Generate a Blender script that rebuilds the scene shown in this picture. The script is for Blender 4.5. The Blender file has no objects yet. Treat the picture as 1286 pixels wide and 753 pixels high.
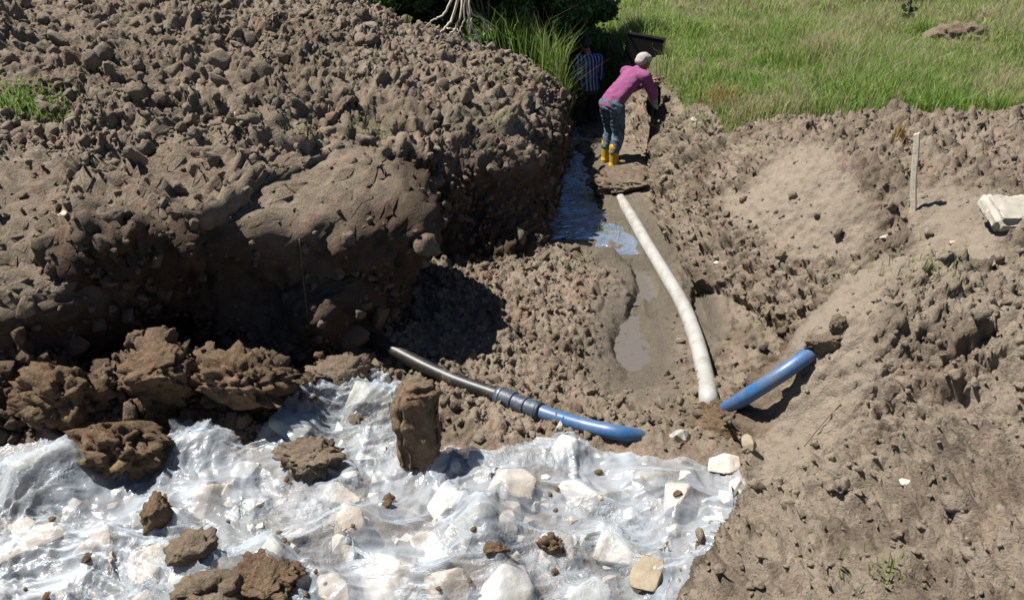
import bpy, bmesh, math, random, time
import numpy as np
from mathutils import Vector, Matrix
from mathutils.bvhtree import BVHTree

# ------------------------------------------------------------------ scene, camera, light
scn = bpy.context.scene
COL = scn.collection
R = math.radians
rng = np.random.default_rng(11)
random.seed(11)

CAM_H, FPX, PITCH, PW, PH = 2.9, 971.0, 26.0, 1286.0, 753.0
cam_d = bpy.data.cameras.new('camera')
cam = bpy.data.objects.new('camera', cam_d); COL.objects.link(cam)
cam.location = (0, 0, CAM_H)
cam.rotation_euler = (R(90 - PITCH), 0, 0)
cam_d.sensor_width = 36.0
cam_d.lens = 36.0 * FPX / PW
cam_d.clip_start = 0.05
cam_d.clip_end = 2000
scn.camera = cam

SUN_AZ = Vector((-0.97, 0.22, 0)).normalized()      # towards the sun, on the ground
SUN_EL = 60.0
sd = Vector((SUN_AZ.x * math.cos(R(SUN_EL)), SUN_AZ.y * math.cos(R(SUN_EL)), math.sin(R(SUN_EL))))
sun_d = bpy.data.lights.new('sun', 'SUN')
sun_d.energy = 5.0
sun_d.angle = R(0.53)
sun_d.color = (1.0, 0.955, 0.88)
sun = bpy.data.objects.new('sun', sun_d); COL.objects.link(sun)
sun.location = (-20, 8, 30)
sun.rotation_euler = sd.to_track_quat('Z', 'Y').to_euler()

world = bpy.data.worlds.new('World'); scn.world = world
world.use_nodes = True
wn = world.node_tree; wn.nodes.clear()
sky = wn.nodes.new('ShaderNodeTexSky'); sky.sky_type = 'NISHITA'
sky.sun_disc = False
sky.sun_elevation = R(SUN_EL)
sky.sun_rotation = math.atan2(SUN_AZ.x, SUN_AZ.y)
sky.altitude = 1500; sky.air_density = 0.7; sky.dust_density = 0.35; sky.ozone_density = 1.6
bg = wn.nodes.new('ShaderNodeBackground'); bg.inputs['Strength'].default_value = 0.05
wo = wn.nodes.new('ShaderNodeOutputWorld')
wn.links.new(sky.outputs[0], bg.inputs[0]); wn.links.new(bg.outputs[0], wo.inputs[0])

scn.view_settings.view_transform = 'Standard'
scn.view_settings.look = 'None'
scn.view_settings.gamma = 1.0
scn.view_settings.use_curve_mapping = False
scn.view_settings.exposure = 0.95
scn.cycles.max_bounces = 6
scn.cycles.diffuse_bounces = 1
scn.cycles.transparent_max_bounces = 12
scn.cycles.use_denoising = True

# ------------------------------------------------------------------ helpers
CP, SP = math.cos(R(PITCH)), math.sin(R(PITCH))
def at(px, py, z=None, y=None):
    """The place on height z (or at distance y) seen at a pixel of the photograph."""
    u = (px - PW / 2) / FPX; v = (PH / 2 - py) / FPX
    d = Vector((u, CP + v * SP, -SP + v * CP))
    t = (z - CAM_H) / d.z if z is not None else y / d.y
    return Vector((d.x * t, d.y * t, CAM_H + d.z * t))

def smooth(a, b, x):
    t = np.clip((x - a) / (b - a), 0, 1)
    return t * t * (3 - 2 * t)

def _hash(ix, iy, iz, seed):
    h = (ix.astype(np.uint32) * np.uint32(374761393) + iy.astype(np.uint32) * np.uint32(668265263)
         + iz.astype(np.uint32) * np.uint32(2147483647) + np.uint32((seed * 974711 + 1013) & 0xffffffff))
    h ^= h >> np.uint32(13); h *= np.uint32(1274126177); h ^= h >> np.uint32(16)
    h *= np.uint32(2246822519); h ^= h >> np.uint32(13)
    return h
def _f(h): return (h & np.uint32(0xffffff)).astype(np.float32) / np.float32(0x1000000)

def perlin(P, seed=0):
    P = np.asarray(P, dtype=np.float32)
    I = np.floor(P).astype(np.int32); F = (P - I).astype(np.float32)
    W = F * F * F * (F * (F * 6 - 15) + 10)
    out = np.zeros(len(P), np.float32)
    for dx in (0, 1):
        wx = W[:, 0] if dx else 1 - W[:, 0]
        for dy in (0, 1):
            wy = W[:, 1] if dy else 1 - W[:, 1]
            for dz in (0, 1):
                wz = W[:, 2] if dz else 1 - W[:, 2]
                h = _hash(I[:, 0] + dx, I[:, 1] + dy, I[:, 2] + dz, seed)
                gx = (h & np.uint32(1023)).astype(np.float32) / 511.5 - 1
                gy = ((h >> np.uint32(10)) & np.uint32(1023)).astype(np.float32) / 511.5 - 1
                gz = ((h >> np.uint32(20)) & np.uint32(1023)).astype(np.float32) / 511.5 - 1
                out += wx * wy * wz * (gx * (F[:, 0] - dx) + gy * (F[:, 1] - dy) + gz * (F[:, 2] - dz))
    return out * 1.3

def fbm(P, octaves=4, seed=0, gain=0.5, lac=2.07):
    P = np.asarray(P, dtype=np.float32); a = 1.0; s = 0; o = np.zeros(len(P), np.float32)
    for k in range(octaves):
        o += a * perlin(P, seed + k * 17); s += a; a *= gain; P = P * lac + 3.1
    return o / s * 1.5

def worley(P, seed=0, jit=0.9):
    """distance to the nearest feature point and that cell's random value"""
    P = np.asarray(P, dtype=np.float32)
    I = np.floor(P).astype(np.int32); F = P - I
    best = np.full(len(P), 9.0, np.float32); bid = np.zeros(len(P), np.float32); tl = np.zeros(len(P), np.float32)
    for dx in (-1, 0, 1):
        for dy in (-1, 0, 1):
            for dz in (-1, 0, 1):
                h = _hash(I[:, 0] + dx, I[:, 1] + dy, I[:, 2] + dz, seed)
                h2 = h * np.uint32(2654435761); h3 = h2 * np.uint32(2246822519) ^ (h2 >> np.uint32(7))
                ox = dx + 0.5 + jit * (_f(h) - 0.5) - F[:, 0]; oy = dy + 0.5 + jit * (_f(h2 >> np.uint32(3)) - 0.5) - F[:, 1]
                oz = dz + 0.5 + jit * (_f(h3 >> np.uint32(5)) - 0.5) - F[:, 2]
                d = ox * ox + oy * oy + oz * oz
                m = d < best
                h4 = h3 * np.uint32(97)
                # each cell is a lump broken along its own tilted face
                t = ox * (_f(h4 >> np.uint32(4)) - 0.5) + oy * (_f(h4 * np.uint32(31)) - 0.5) + oz * (_f(h4 * np.uint32(57)) - 0.5)
                best = np.where(m, d, best); bid = np.where(m, _f(h4), bid); tl = np.where(m, t, tl)
    return np.sqrt(best), tl, bid

def lumps(P, seed=0, warp=0.35, r=0.72):
    """packed irregular clods, 0..1"""
    P = np.asarray(P, dtype=np.float32)
    W = np.stack([perlin(P * 1.7 + 9.2, seed + 1), perlin(P * 1.7 + 31.7, seed + 2), perlin(P * 1.7 + 55.1, seed + 3)], 1)
    f1, tl, cid = worley(P + warp * W, seed)
    dome = np.clip(1 - (f1 / r) ** 2, 0, 1) ** 0.8
    return dome * np.clip(0.10 + 1.0 * cid, 0, 1) + np.clip(1.3 * tl, -0.5, 0.5) * dome, cid

def sdist(X, Y, poly):
    """signed distance to a polygon, positive inside"""
    px = [p[0] for p in poly]; py = [p[1] for p in poly]; n = len(poly)
    d = np.full(X.shape, 1e9); ins = np.zeros(X.shape, bool)
    for i in range(n):
        ax, ay = px[i], py[i]; bx, by = px[(i + 1) % n], py[(i + 1) % n]
        ex, ey = bx - ax, by - ay
        t = np.clip(((X - ax) * ex + (Y - ay) * ey) / (ex * ex + ey * ey), 0, 1)
        d = np.minimum(d, (X - ax - t * ex) ** 2 + (Y - ay - t * ey) ** 2)
        if ay != by:
            c = ((ay > Y) != (by > Y)) & (X < (bx - ax) * (Y - ay) / (by - ay) + ax)
            ins ^= c
    d = np.sqrt(d)
    return np.where(ins, d, -d)

def link(o, parent=None):
    COL.objects.link(o)
    if parent: o.parent = parent
    return o
def tag(o, label=None, cat=None, group=None, kind=None):
    if label: o['label'] = label
    if cat: o['category'] = cat
    if group: o['group'] = group
    if kind: o['kind'] = kind
    return o
def empty(name, loc, label, cat, group=None):
    o = bpy.data.objects.new(name, None); o.empty_display_size = 0.2
    o.location = loc; COL.objects.link(o)
    return tag(o, label, cat, group)
def mesh_np(name, V, faces, mat, parent=None, smooth_shade=True, attrs=None, uv=None):
    """faces: list of int arrays (n,k), each of one side count"""
    me = bpy.data.meshes.new(name)
    V = np.ascontiguousarray(V, dtype=np.float32)
    me.vertices.add(len(V)); me.vertices.foreach_set('co', V.ravel())
    fl = [np.asarray(f, dtype=np.int32) for f in faces if len(f)]
    loops = np.concatenate([f.ravel() for f in fl])
    tot = np.concatenate([np.full(len(f), f.shape[1], np.int32) for f in fl])
    st = np.concatenate([[0], np.cumsum(tot)[:-1]]).astype(np.int32)
    me.loops.add(len(loops)); me.loops.foreach_set('vertex_index', loops)
    me.polygons.add(len(tot)); me.polygons.foreach_set('loop_start', st); me.polygons.foreach_set('loop_total', tot)
    me.polygons.foreach_set('use_smooth', np.full(len(tot), smooth_shade, bool))
    me.update(calc_edges=True)
    for k, a in (attrs or {}).items():
        at_ = me.attributes.new(k, 'FLOAT', 'POINT'); at_.data.foreach_set('value', np.ascontiguousarray(a, dtype=np.float32))
    if mat: me.materials.append(mat)
    o = bpy.data.objects.new(name, me); link(o, parent)
    return o
def bm_obj(name, bm, mat, parent=None, smooth_shade=True):
    me = bpy.data.meshes.new(name); bm.normal_update(); bm.to_mesh(me); bm.free()
    me.polygons.foreach_set('use_smooth', np.full(len(me.polygons), smooth_shade, bool))
    if mat: me.materials.append(mat)
    o = bpy.data.objects.new(name, me); link(o, parent)
    return o
def tube_np(pts, radii, n=16, cap=True):
    pts = [Vector(p) for p in pts]; V = []; F = []; up = Vector((0, 0, 1)); prev = None
    for i, p in enumerate(pts):
        t = (pts[min(i + 1, len(pts) - 1)] - pts[max(i - 1, 0)]).normalized()
        a = (prev - t * prev.dot(t)) if prev else t.cross(Vector((0.31, 0.2, 0.93)))
        a.normalize(); b = t.cross(a); prev = a
        for k in range(n):
            w = 2 * math.pi * k / n
            V.append(p + (a * math.cos(w) + b * math.sin(w)) * radii[i])
    F = [(i * n + k, i * n + (k + 1) % n, (i + 1) * n + (k + 1) % n, (i + 1) * n + k) for i in range(len(pts) - 1) for k in range(n)]
    V = np.array([tuple(v) for v in V]); Ft = []
    if cap:
        m = len(V); V = np.vstack([V, [tuple(pts[0]), tuple(pts[-1])]]); L = (len(pts) - 1) * n
        Ft = [(m, (k + 1) % n, k) for k in range(n)] + [(m + 1, L + k, L + (k + 1) % n) for k in range(n)]
    return V, np.array(F), np.array(Ft, dtype=np.int32).reshape(-1, 3)
def spline(pts, n):
    """Catmull-Rom through points"""
    P = [np.array(p, float) for p in pts]; P = [2 * P[0] - P[1]] + P + [2 * P[-1] - P[-2]]; out = []
    m = len(P) - 3
    for i in range(n):
        s = i / (n - 1) * m; k = min(int(s), m - 1); t = s - k
        a, b, c, d = P[k:k + 4]
        out.append(0.5 * ((2 * b) + (c - a) * t + (2 * a - 5 * b + 4 * c - d) * t * t + (3 * b - a - 3 * c + d) * t ** 3))
    return out

# ------------------------------------------------------------------ materials
def new_mat(name):
    m = bpy.data.materials.new(name); m.use_nodes = True
    nt = m.node_tree; nt.nodes.clear()
    out = nt.nodes.new('ShaderNodeOutputMaterial')
    b = nt.nodes.new('ShaderNodeBsdfPrincipled')
    nt.links.new(b.outputs[0], out.inputs[0])
    return m, nt, b, out
def node(nt, t, **kw):
    n = nt.nodes.new(t)
    for k, v in kw.items():
        if k.startswith('i_'): n.inputs[k[2:].replace('_', ' ')].default_value = v
        else: setattr(n, k, v)
    return n
def noise(nt, scale, detail=4, rough=0.6, coord=None, dist=0.0):
    n = node(nt, 'ShaderNodeTexNoise'); n.inputs['Scale'].default_value = scale
    n.inputs['Detail'].default_value = detail; n.inputs['Roughness'].default_value = rough; n.inputs['Distortion'].default_value = dist
    if coord is not None: nt.links.new(coord, n.inputs['Vector'])
    return n
def ramp(nt, fac, stops):
    r = node(nt, 'ShaderNodeValToRGB'); e = r.color_ramp.elements
    while len(e) < len(stops): e.new(0.5)
    for k, (p, c) in enumerate(stops): e[k].position = p; e[k].color = (*c, 1) if len(c) == 3 else c
    nt.links.new(fac, r.inputs[0]); return r
def mixc(nt, fac, a, b, mode='MIX'):
    m = node(nt, 'ShaderNodeMix', data_type='RGBA', blend_type=mode)
    for s, v in ((m.inputs[0], fac), (m.inputs[6], a), (m.inputs[7], b)):
        if hasattr(v, 'links'): nt.links.new(v, s)
        elif isinstance(v, (int, float)): s.default_value = v
        else: s.default_value = (*v, 1) if len(v) == 3 else v
    return m.outputs[2]
def math_n(nt, op, a, b=None, clamp=False):
    m = node(nt, 'ShaderNodeMath', operation=op, use_clamp=clamp)
    for s, v in ((m.inputs[0], a), (m.inputs[1], b)):
        if v is None: continue
        if hasattr(v, 'links'): nt.links.new(v, s)
        else: s.default_value = v
    return m.outputs[0]
def objc(nt): return node(nt, 'ShaderNodeTexCoord').outputs['Object']
def attr(nt, name): return node(nt, 'ShaderNodeAttribute', attribute_name=name).outputs['Fac']
def bump(nt, b, h, strength=0.5, dist=0.01):
    n = node(nt, 'ShaderNodeBump'); n.inputs['Strength'].default_value = strength; n.inputs['Distance'].default_value = dist
    nt.links.new(h, n.inputs['Height']); nt.links.new(n.outputs[0], b.inputs['Normal']); return n

def soil_material(name, dry, mid, dark, attrs=False):
    m, nt, b, out = new_mat(name)
    c = objc(nt)
    n1 = noise(nt, 1.3, 5, 0.6, c); n2 = noise(nt, 14, 6, 0.65, c); n3 = noise(nt, 70, 4, 0.7, c)
    f = math_n(nt, 'ADD', math_n(nt, 'MULTIPLY', n1.outputs[0], 0.35), math_n(nt, 'ADD', math_n(nt, 'MULTIPLY', n2.outputs[0], 0.4), math_n(nt, 'MULTIPLY', n3.outputs[0], 0.25)))
    col = ramp(nt, f, [(0.36, dark), (0.5, mid), (0.64, dry)]).outputs[0]
    hue = noise(nt, 4.2, 4, 0.6, c, 0.6)
    col = mixc(nt, 1.0, col, ramp(nt, hue.outputs[0], [(0.30, (1.12, 0.96, 0.90)), (0.46, (1.0, 1.0, 1.0)), (0.56, (0.95, 1.0, 0.93)), (0.70, (1.10, 1.02, 0.96))]).outputs[0], 'MULTIPLY')
    # straw and grit flecks
    fl = noise(nt, 160, 2, 0.5, c)
    col = mixc(nt, ramp(nt, fl.outputs[0], [(0.70, (0, 0, 0)), (0.74, (1, 1, 1))]).outputs[0], col, (0.42, 0.36, 0.27))
    rough = 0.95
    if attrs:
        red = attr(nt, 'red'); moist_shade = attr(nt, 'moist_shade'); wet = attr(nt, 'wet'); pale = attr(nt, 'pale')
        col = mixc(nt, math_n(nt, 'MULTIPLY', pale, 0.75, True), col, mixc(nt, n2.outputs[0], (0.211, 0.173, 0.133), (0.306, 0.258, 0.204)))
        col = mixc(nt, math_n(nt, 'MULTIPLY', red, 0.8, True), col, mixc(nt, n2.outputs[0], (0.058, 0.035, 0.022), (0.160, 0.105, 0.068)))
        col = mixc(nt, moist_shade, col, mixc(nt, 1.0, col, (0.34, 0.29, 0.27), 'MULTIPLY'))
        wc = mixc(nt, n2.outputs[0], (0.088, 0.073, 0.054), (0.143, 0.122, 0.094))
        col = mixc(nt, wet, col, wc)
        r = node(nt, 'ShaderNodeMapRange'); nt.links.new(wet, r.inputs[0]); r.inputs[3].default_value = 0.95; r.inputs[4].default_value = 0.22
        nt.links.new(r.outputs[0], b.inputs['Roughness'])
    else:
        b.inputs['Roughness'].default_value = rough
    b.inputs['Specular IOR Level'].default_value = 0.25
    nt.links.new(col, b.inputs['Base Color'])
    h = math_n(nt, 'ADD', math_n(nt, 'MULTIPLY', noise(nt, 38, 6, 0.7, c).outputs[0], 1.0), math_n(nt, 'MULTIPLY', n3.outputs[0], 0.6))
    bump(nt, b, h, 1.0, 0.022)
    return m
M = {}
M['soil'] = soil_material('soil', (0.304, 0.247, 0.198), (0.205, 0.162, 0.125), (0.119, 0.089, 0.066), True)
M['clod'] = soil_material('clod_soil', (0.246, 0.196, 0.149), (0.170, 0.129, 0.096), (0.102, 0.075, 0.054))
M['red_clod'] = soil_material('red_brown_soil', (0.242, 0.168, 0.109), (0.144, 0.095, 0.060), (0.066, 0.043, 0.027))

def plain(name, col, rough=0.6, var=0.25, scale=25, metallic=0.0, spec=0.5, bmp=0.0, bscale=60):
    m, nt, b, out = new_mat(name); c = objc(nt)
    n = noise(nt, scale, 5, 0.65, c)
    d = tuple(x * (1 - var) for x in col); l = tuple(min(1, x * (1 + var)) for x in col)
    nt.links.new(ramp(nt, n.outputs[0], [(0.3, d), (0.7, l)]).outputs[0], b.inputs['Base Color'])
    b.inputs['Roughness'].default_value = rough; b.inputs['Metallic'].default_value = metallic
    b.inputs['Specular IOR Level'].default_value = spec
    if bmp: bump(nt, b, noise(nt, bscale, 5, 0.65, c).outputs[0], bmp, 0.01)
    return m
# ------------------------------------------------------------------ the ground: one high-resolution sheet
LEFT = [(-30, 3.2), (-6, 3.75), (-3.4, 3.95), (-2.75, 4.10), (-2.45, 4.42), (-1.95, 4.55), (-1.55, 4.45), (-1.25, 4.55), (-0.92, 4.95), (-0.85, 5.3), (-1.05, 5.75), (-1.75, 6.15), (-1.70, 6.40), (-0.95, 6.50),
        (-0.4, 6.62), (0.10, 6.7), (0.33, 7.1), (0.48, 8.2), (0.58, 9.6), (0.76, 11.2), (0.92, 12.8), (0.95, 15.5), (-30, 15.5)]
RIGHT = [(30, 15.5), (1.55, 15.5), (1.6, 13.2), (1.72, 11.2), (1.76, 9.6), (1.64, 8.4), (1.53, 7.2), (1.58, 6.1), (1.86, 5.5), (2.12, 5.0), (2.10, 4.6),
         (1.78, 4.25), (1.44, 3.85), (1.32, 3.5), (1.22, 3.15), (0.98, 2.75), (0.70, 2.42), (0.42, 2.0), (0.2, 1.4), (0.0, 0.5), (30, -5)]

def heap_top(X, Y):
    g = np.clip(0.10 + 0.085 * (Y - 5.0), 0.08, 0.50)
    t = 0.94 + np.clip(0.30 - X, -0.3, None) * g
    t = 1.0 + 1.30 * np.tanh((t - 1.0) / 1.30)
    t = t + 0.26 * np.exp(-((X + 2.1) ** 2 / 0.40 + (Y - 4.75) ** 2 / 0.30))
    back = smooth(10.2, 12.6, Y) * smooth(1.2, -0.6, X)
    t = t * (1 - back) + 1.12 * back
    side = smooth(-6.8, -9.5, X)
    return t * (1 - side) + 1.12 * side

HEAPS = [(-2.72, 3.72, 0.34, 0.26), (-1.98, 3.78, 0.42, 0.24), (-1.52, 3.72, 0.33, 0.20), (-2.3, 3.62, 0.20, 0.30), (-1.12, 4.25, 0.16, 0.16), (-3.4, 3.65, 0.25, 0.3)]
POOLS = []   # (name, centre x, centre y, half x, half y, rotation)
def base(X, Y, full=False):
    X = np.asarray(X, float); Y = np.asarray(Y, float)
    Q = np.stack([X, Y, np.zeros_like(X)], 1)
    wx = X + 0.16 * fbm(Q * 1.1, 3, 5) + 0.05 * fbm(Q * 4.0, 2, 6)
    wy = Y + 0.16 * fbm(Q * 1.1, 3, 7) + 0.05 * fbm(Q * 4.0, 2, 8)
    dL = sdist(wx, wy, LEFT)
    near = smooth(5.4, 4.2, Y)
    wR = smooth(7.6, 8.6, Y)
    dR = sdist(X + (wx - X) * (0.45 + 0.4 * wR), Y + (wy - Y) * 0.45, RIGHT)
    # floor
    z0 = 0.05 + 0.05 * fbm(Q * 1.4, 3, 12) + 0.20 * smooth(4.5, 3.3, Y) + 0.10 * smooth(0.9, -0.9, X) * smooth(7, 5, Y)
    z0 = z0 + 0.05 * smooth(1.2, 1.75, X) * smooth(4.6, 6, Y)
    # mud lumps in the trench
    for (cx, cy, h, s) in ((1.38, 9.15, 0.16, 0.26), (1.50, 9.75, 0.11, 0.28), (1.62, 10.6, 0.10, 0.4), (1.30, 10.25, 0.10, 0.25), (1.20, 4.15, 0.12, 0.28), (1.58, 4.2, 0.12, 0.22)):
        z0 = z0 + h * np.exp(-((X - cx) ** 2 + (Y - cy) ** 2 * 1.5) / (2 * s * s))
    # water courses
    wet = np.zeros_like(X)
    edge = 0.10 * fbm(Q * 2.6, 3, 21)
    tr = smooth(7.15, 7.6, Y) * smooth(1.16 + 0.03 * (Y - 8), 0.84 + 0.03 * (Y - 8), X + 3.0 * edge)
    z0 = z0 - 0.11 * tr
    for (cx, cy, hx, hy, rot) in ((0.90, 5.1, 0.17, 0.48, 0.12), (1.22, 6.4, 0.13, 0.75, 0.10), (1.56, 5.75, 0.07, 0.34, 0.1), (1.06, 7.35, 0.30, 0.60, -0.2), (1.02, 5.75, 0.07, 0.40, 0.25)):
        c, s = math.cos(rot), math.sin(rot)
        a = (X - cx) * c - (Y - cy) * s; b_ = (X - cx) * s + (Y - cy) * c
        r = np.sqrt((a / hx) ** 2 + (b_ / hy) ** 2) + 5.0 * edge
        k = smooth(1.25, 0.7, r)
        z0 = z0 - k * (z0 + 0.022)
        wet = np.maximum(wet, smooth(3.0, 1.1, r))
    wet = np.maximum(wet, smooth(6.8, 7.6, Y) * smooth(1.75, 1.2, X) * 0.95)
    z0 = z0 + 0.07 * np.exp(-((Y - 6.78) / 0.13) ** 2) * smooth(1.75, 1.5, X)
    # earth fallen on the far-left end of the plastic
    hp = np.zeros_like(X)
    for (cx, cy, h, s) in HEAPS:
        hp = np.maximum(hp, h * np.exp(-((wx - cx) ** 2 + (wy - cy) ** 2 * 1.8) / (2 * s * s)))
    z0 = z0 + hp
    # left heap
    top = heap_top(X, Y)
    w = 0.60 + 0.25 * np.exp(-((X + 1.62) ** 2 / 0.045 + (Y - 4.75) ** 2 / 0.12)) + 0.35 * np.exp(-((X + 0.1) ** 2 / 0.28 + (Y - 6.9) ** 2 / 0.10))
    lip = np.clip(dL / w, 0, 1)
    lip = 1 - (1 - lip) ** 1.25
    up = 0.70 + 0.12 * smooth(7, 8, Y) + (0.30 - 0.12 * smooth(7, 8, Y)) * smooth(0.0, 0.62, dL - 0.40)
    gully = 0.55 * np.exp(-((X + 1.05) ** 2 / 0.05 + (Y - 5.75) ** 2 / 0.10))
    cave = smooth(-2.85, -2.45, X) * smooth(-0.45, -0.8, X) * smooth(5.9, 5.4, Y) * (1 - 0.8 * np.exp(-((X + 1.66) ** 2 / 0.05 + (Y - 4.75) ** 2 / 0.12))); up = up + (0.97 - up) * cave
    zL = z0 + (top - z0) * lip * up
    # right bank
    ws = 1.15 - 0.18 * smooth(5.0, 5.8, Y) - 0.57 * smooth(7.3, 8.6, Y) - 0.42 * np.exp(-((Y - 4.15) / 0.45) ** 2) * smooth(3.0, 2.0, X) + 0.45 * smooth(3.6, 2.4, Y)
    t = np.clip(dR / ws, 0, None)
    prof = np.where(t < 0.8, t * 1.05, 0.84 + 0.20 * (1 - np.exp(-(t - 0.8) * 5.0)))
    topR = 1.06 + 0.05 * fbm(Q * 0.9, 3, 31) + 0.03 * smooth(4.5, 6.5, Y)
    zR = z0 + (topR - z0) * np.clip(prof, 0, 1.04)
    sx_, sy_ = 0.728, 0.686; du = (X - 1.36) * sx_ + (Y - 3.52) * sy_; dv = -(X - 1.36) * sy_ + (Y - 3.52) * sx_
    zR = zR + 0.50 * smooth(-0.1, 0.5, du) * smooth(1.9, 1.1, du) * np.exp(-np.where(dv > 0, dv / 0.17, dv / 0.55) ** 2) * (dR > 0)
    zR = zR - 0.20 * smooth(0.1, 0.5, du) * smooth(1.9, 1.2, du) * np.exp(-((dv - 0.45) / 0.24) ** 2) * smooth(0.0, 0.25, dR)
    # rise behind the camera, and the end of the trench
    z = np.where(dL > 0, zL, np.where(dR > 0, zR, z0))
    end = smooth(13.1, 14.5, Y + 0.3 * edge)
    z = z * (1 - end) + 1.1 * end
    b0 = smooth(1.55, 0.7, Y) * smooth(2.2, 0.8, X)
    z = z * (1 - b0) + 1.2 * b0
    if full: return z, dL, dR, wet, hp, edge
    return z

def line_grid(a, b, f):
    out = [a]
    while out[-1] < b: out.append(out[-1] + f(out[-1]))
    return np.array(out)
def fx(x):
    if -3.2 < x < 2.6: return 0.0125
    if -7.0 < x < 5.6: return 0.018
    return 0.08
def fy(y): return 0.06 if y < 1.5 else (max(0.0115, 0.0031 * y) if y < 13.9 else 0.08)
gx = line_grid(-10.0, 8.0, fx); gy = line_grid(-0.6, 14.6, fy)
NX, NY = len(gx), len(gy)
X, Y = np.meshgrid(gx, gy); X = X.ravel(); Y = Y.ravel()
Z, dL, dR, wet, hp, edge = base(X, Y, True)
Zg = Z.reshape(NY, NX)
dzx = np.gradient(Zg, gx, axis=1); dzy = np.gradient(Zg, gy, axis=0)
# normals of a slightly blurred surface
def blur(A, n=3):
    for _ in range(n):
        A = (A + np.roll(A, 1, 0) + np.roll(A, -1, 0)) / 3; A = (A + np.roll(A, 1, 1) + np.roll(A, -1, 1)) / 3
    return A
dzx, dzy = blur(dzx), blur(dzy)
N = np.stack([-dzx, -dzy, np.ones_like(dzx)], 2).reshape(-1, 3)
N /= np.linalg.norm(N, axis=1, keepdims=True)
P = np.stack([X, Y, Z], 1).astype(np.float32)
# the cut walls lean over their foot: the lip hangs out towards the pit
dg = blur(dL.reshape(NY, NX), 4)
gxx = np.gradient(dg, gx, axis=1).ravel(); gyy = np.gradient(dg, gy, axis=0).ravel()
gl = np.sqrt(gxx ** 2 + gyy ** 2) + 1e-6
butt = np.exp(-((X + 1.62) ** 2 / 0.045 + (Y - 4.75) ** 2 / 0.12)) + 0.7 * np.exp(-((X + 0.1) ** 2 / 0.28 + (Y - 6.9) ** 2 / 0.10))
lean = (1.02 - 0.54 * smooth(5.9, 6.6, Y)) * np.clip(1 - butt, 0, 1) * smooth(0.0, 0.60, dL) * smooth(1.6, 0.60, dL) * smooth(12.0, 11.0, Y)
def box(A, r, n=2):
    A = A.reshape(NY, NX)
    for _ in range(n):
        for ax in (0, 1):
            p_ = np.pad(A, [(r + 1, r) if k == ax else (0, 0) for k in (0, 1)], mode='edge'); c_ = np.cumsum(p_, axis=ax)
            A = (np.take(c_, range(2 * r + 1, c_.shape[ax]), ax) - np.take(c_, range(0, c_.shape[ax] - 2 * r - 1), ax)) / (2 * r + 1)
    return A.ravel()
P[:, 0] -= box(lean * gxx / gl, 5); P[:, 1] -= box(lean * gyy / gl, 5)
# true normals of the leaning surface
G3 = np.stack([box(P[:, k].astype(np.float64), 3, 1) for k in range(3)], 1).reshape(NY, NX, 3)
N = np.cross(np.gradient(G3, axis=1), np.gradient(G3, axis=0)).reshape(-1, 3)
N /= np.linalg.norm(N, axis=1, keepdims=True) + 1e-9

Q2 = np.stack([X, Y, np.zeros_like(X)], 1)
inL = dL > 0; inR = (dR > 0) & ~inL
patch = smooth(-0.25, 0.35, fbm(Q2 * 0.9, 3, 41))            # rougher and finer patches
edgeL = smooth(0.0, 0.35, dL)
meadow = smooth(7.55, 7.85, Y + 0.25 * edge) * smooth(0.22, 0.42, dR - 0.25 * smooth(8.8, 8.0, Y) * 1.2)     # right of the trench
meadow = meadow * smooth(0.86, 0.96, Z + 0.2 * edge)
meadow = np.maximum(meadow, smooth(12.75, 13.1, Y + 0.3 * edge))
meadow = np.maximum(meadow, smooth(-0.6, 0.1, Y - 11.3 - 1.2 * smooth(0.2, -1.5, X)) * (dL > 0.12))
scrape = inR * smooth(0.30, 0.50, dR) * smooth(1.35, 0.95, dR + 0.35 * fbm(Q2 * 1.6, 2, 43)) * smooth(3.5, 4.1, Y) * smooth(8.0, 7.0, Y) * smooth(-0.12, 0.12, fbm(Q2 * np.array([1.3, 0.9, 1]), 2, 44) - 0.02)
spurface = inR * smooth(0.03, 0.10, dR) * smooth(0.62, 0.40, dR) * smooth(2.9, 3.3, Y) * smooth(4.5, 4.2, Y)
scrape = np.maximum(scrape, spurface)
A = np.where(inL, 1.0, np.where(inR, 0.95, 0.42))
floor_ = ~inL & ~inR
A = np.where(inL, 0.55 + 0.6 * smooth(-0.3, 0.35, fbm(Q2 * 1.4, 3, 45)), A)
A = np.where(floor_, 0.30 + 0.35 * smooth(1.15, 0.6, X) * smooth(7.2, 6.6, Y) + 0.15 * smooth(6.9, 6.4, Y), A)
A = A * (1 - 0.77 * wet * floor_) * (1 - 0.86 * scrape)
A = np.where(hp > 0.05, np.maximum(A, 1.15 * smooth(0.03, 0.10, hp)), A)
A = A * (1 - 0.75 * meadow)
rub = smooth(3.75, 3.4, Y) * floor_ * (hp < 0.08)
A = A * (1 - 0.6 * rub)
big, cb = lumps(P * 3.1, 101, 0.45)
mid, cm = lumps(P * 7.5, 102, 0.45)
sml, cs = lumps(P * 17, 103, 0.4)
tiny, ct = lumps(P * 38, 104, 0.35)
f_hi = fbm(P * 30, 3, 61)
for (cx, cy, sx, sy) in ((2.2, 4.6, 0.4, 0.25), (1.95, 2.5, 0.3, 0.25), (3.4, 6.9, 0.6, 0.35)):
    A = A + 0.7 * np.exp(-((X - cx) / sx) ** 2 - ((Y - cy) / sy) ** 2) * inR
front = inL * smooth(0.35, 0.6, dL) * smooth(2.0, 1.4, dL) * smooth(6.4, 5.8, Y)
A = A * (1 + 0.05 * front)
A = A * (1 - 0.85 * np.exp(-((X - 3.62) / 0.5) ** 2 - ((Y - 5.2) / 0.35) ** 2))
AS = np.where(inR, 0.30 + 0.9 * A, A)
rg = 1 - np.abs(fbm(P * 6.5, 4, 63)) * 2.2
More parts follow.
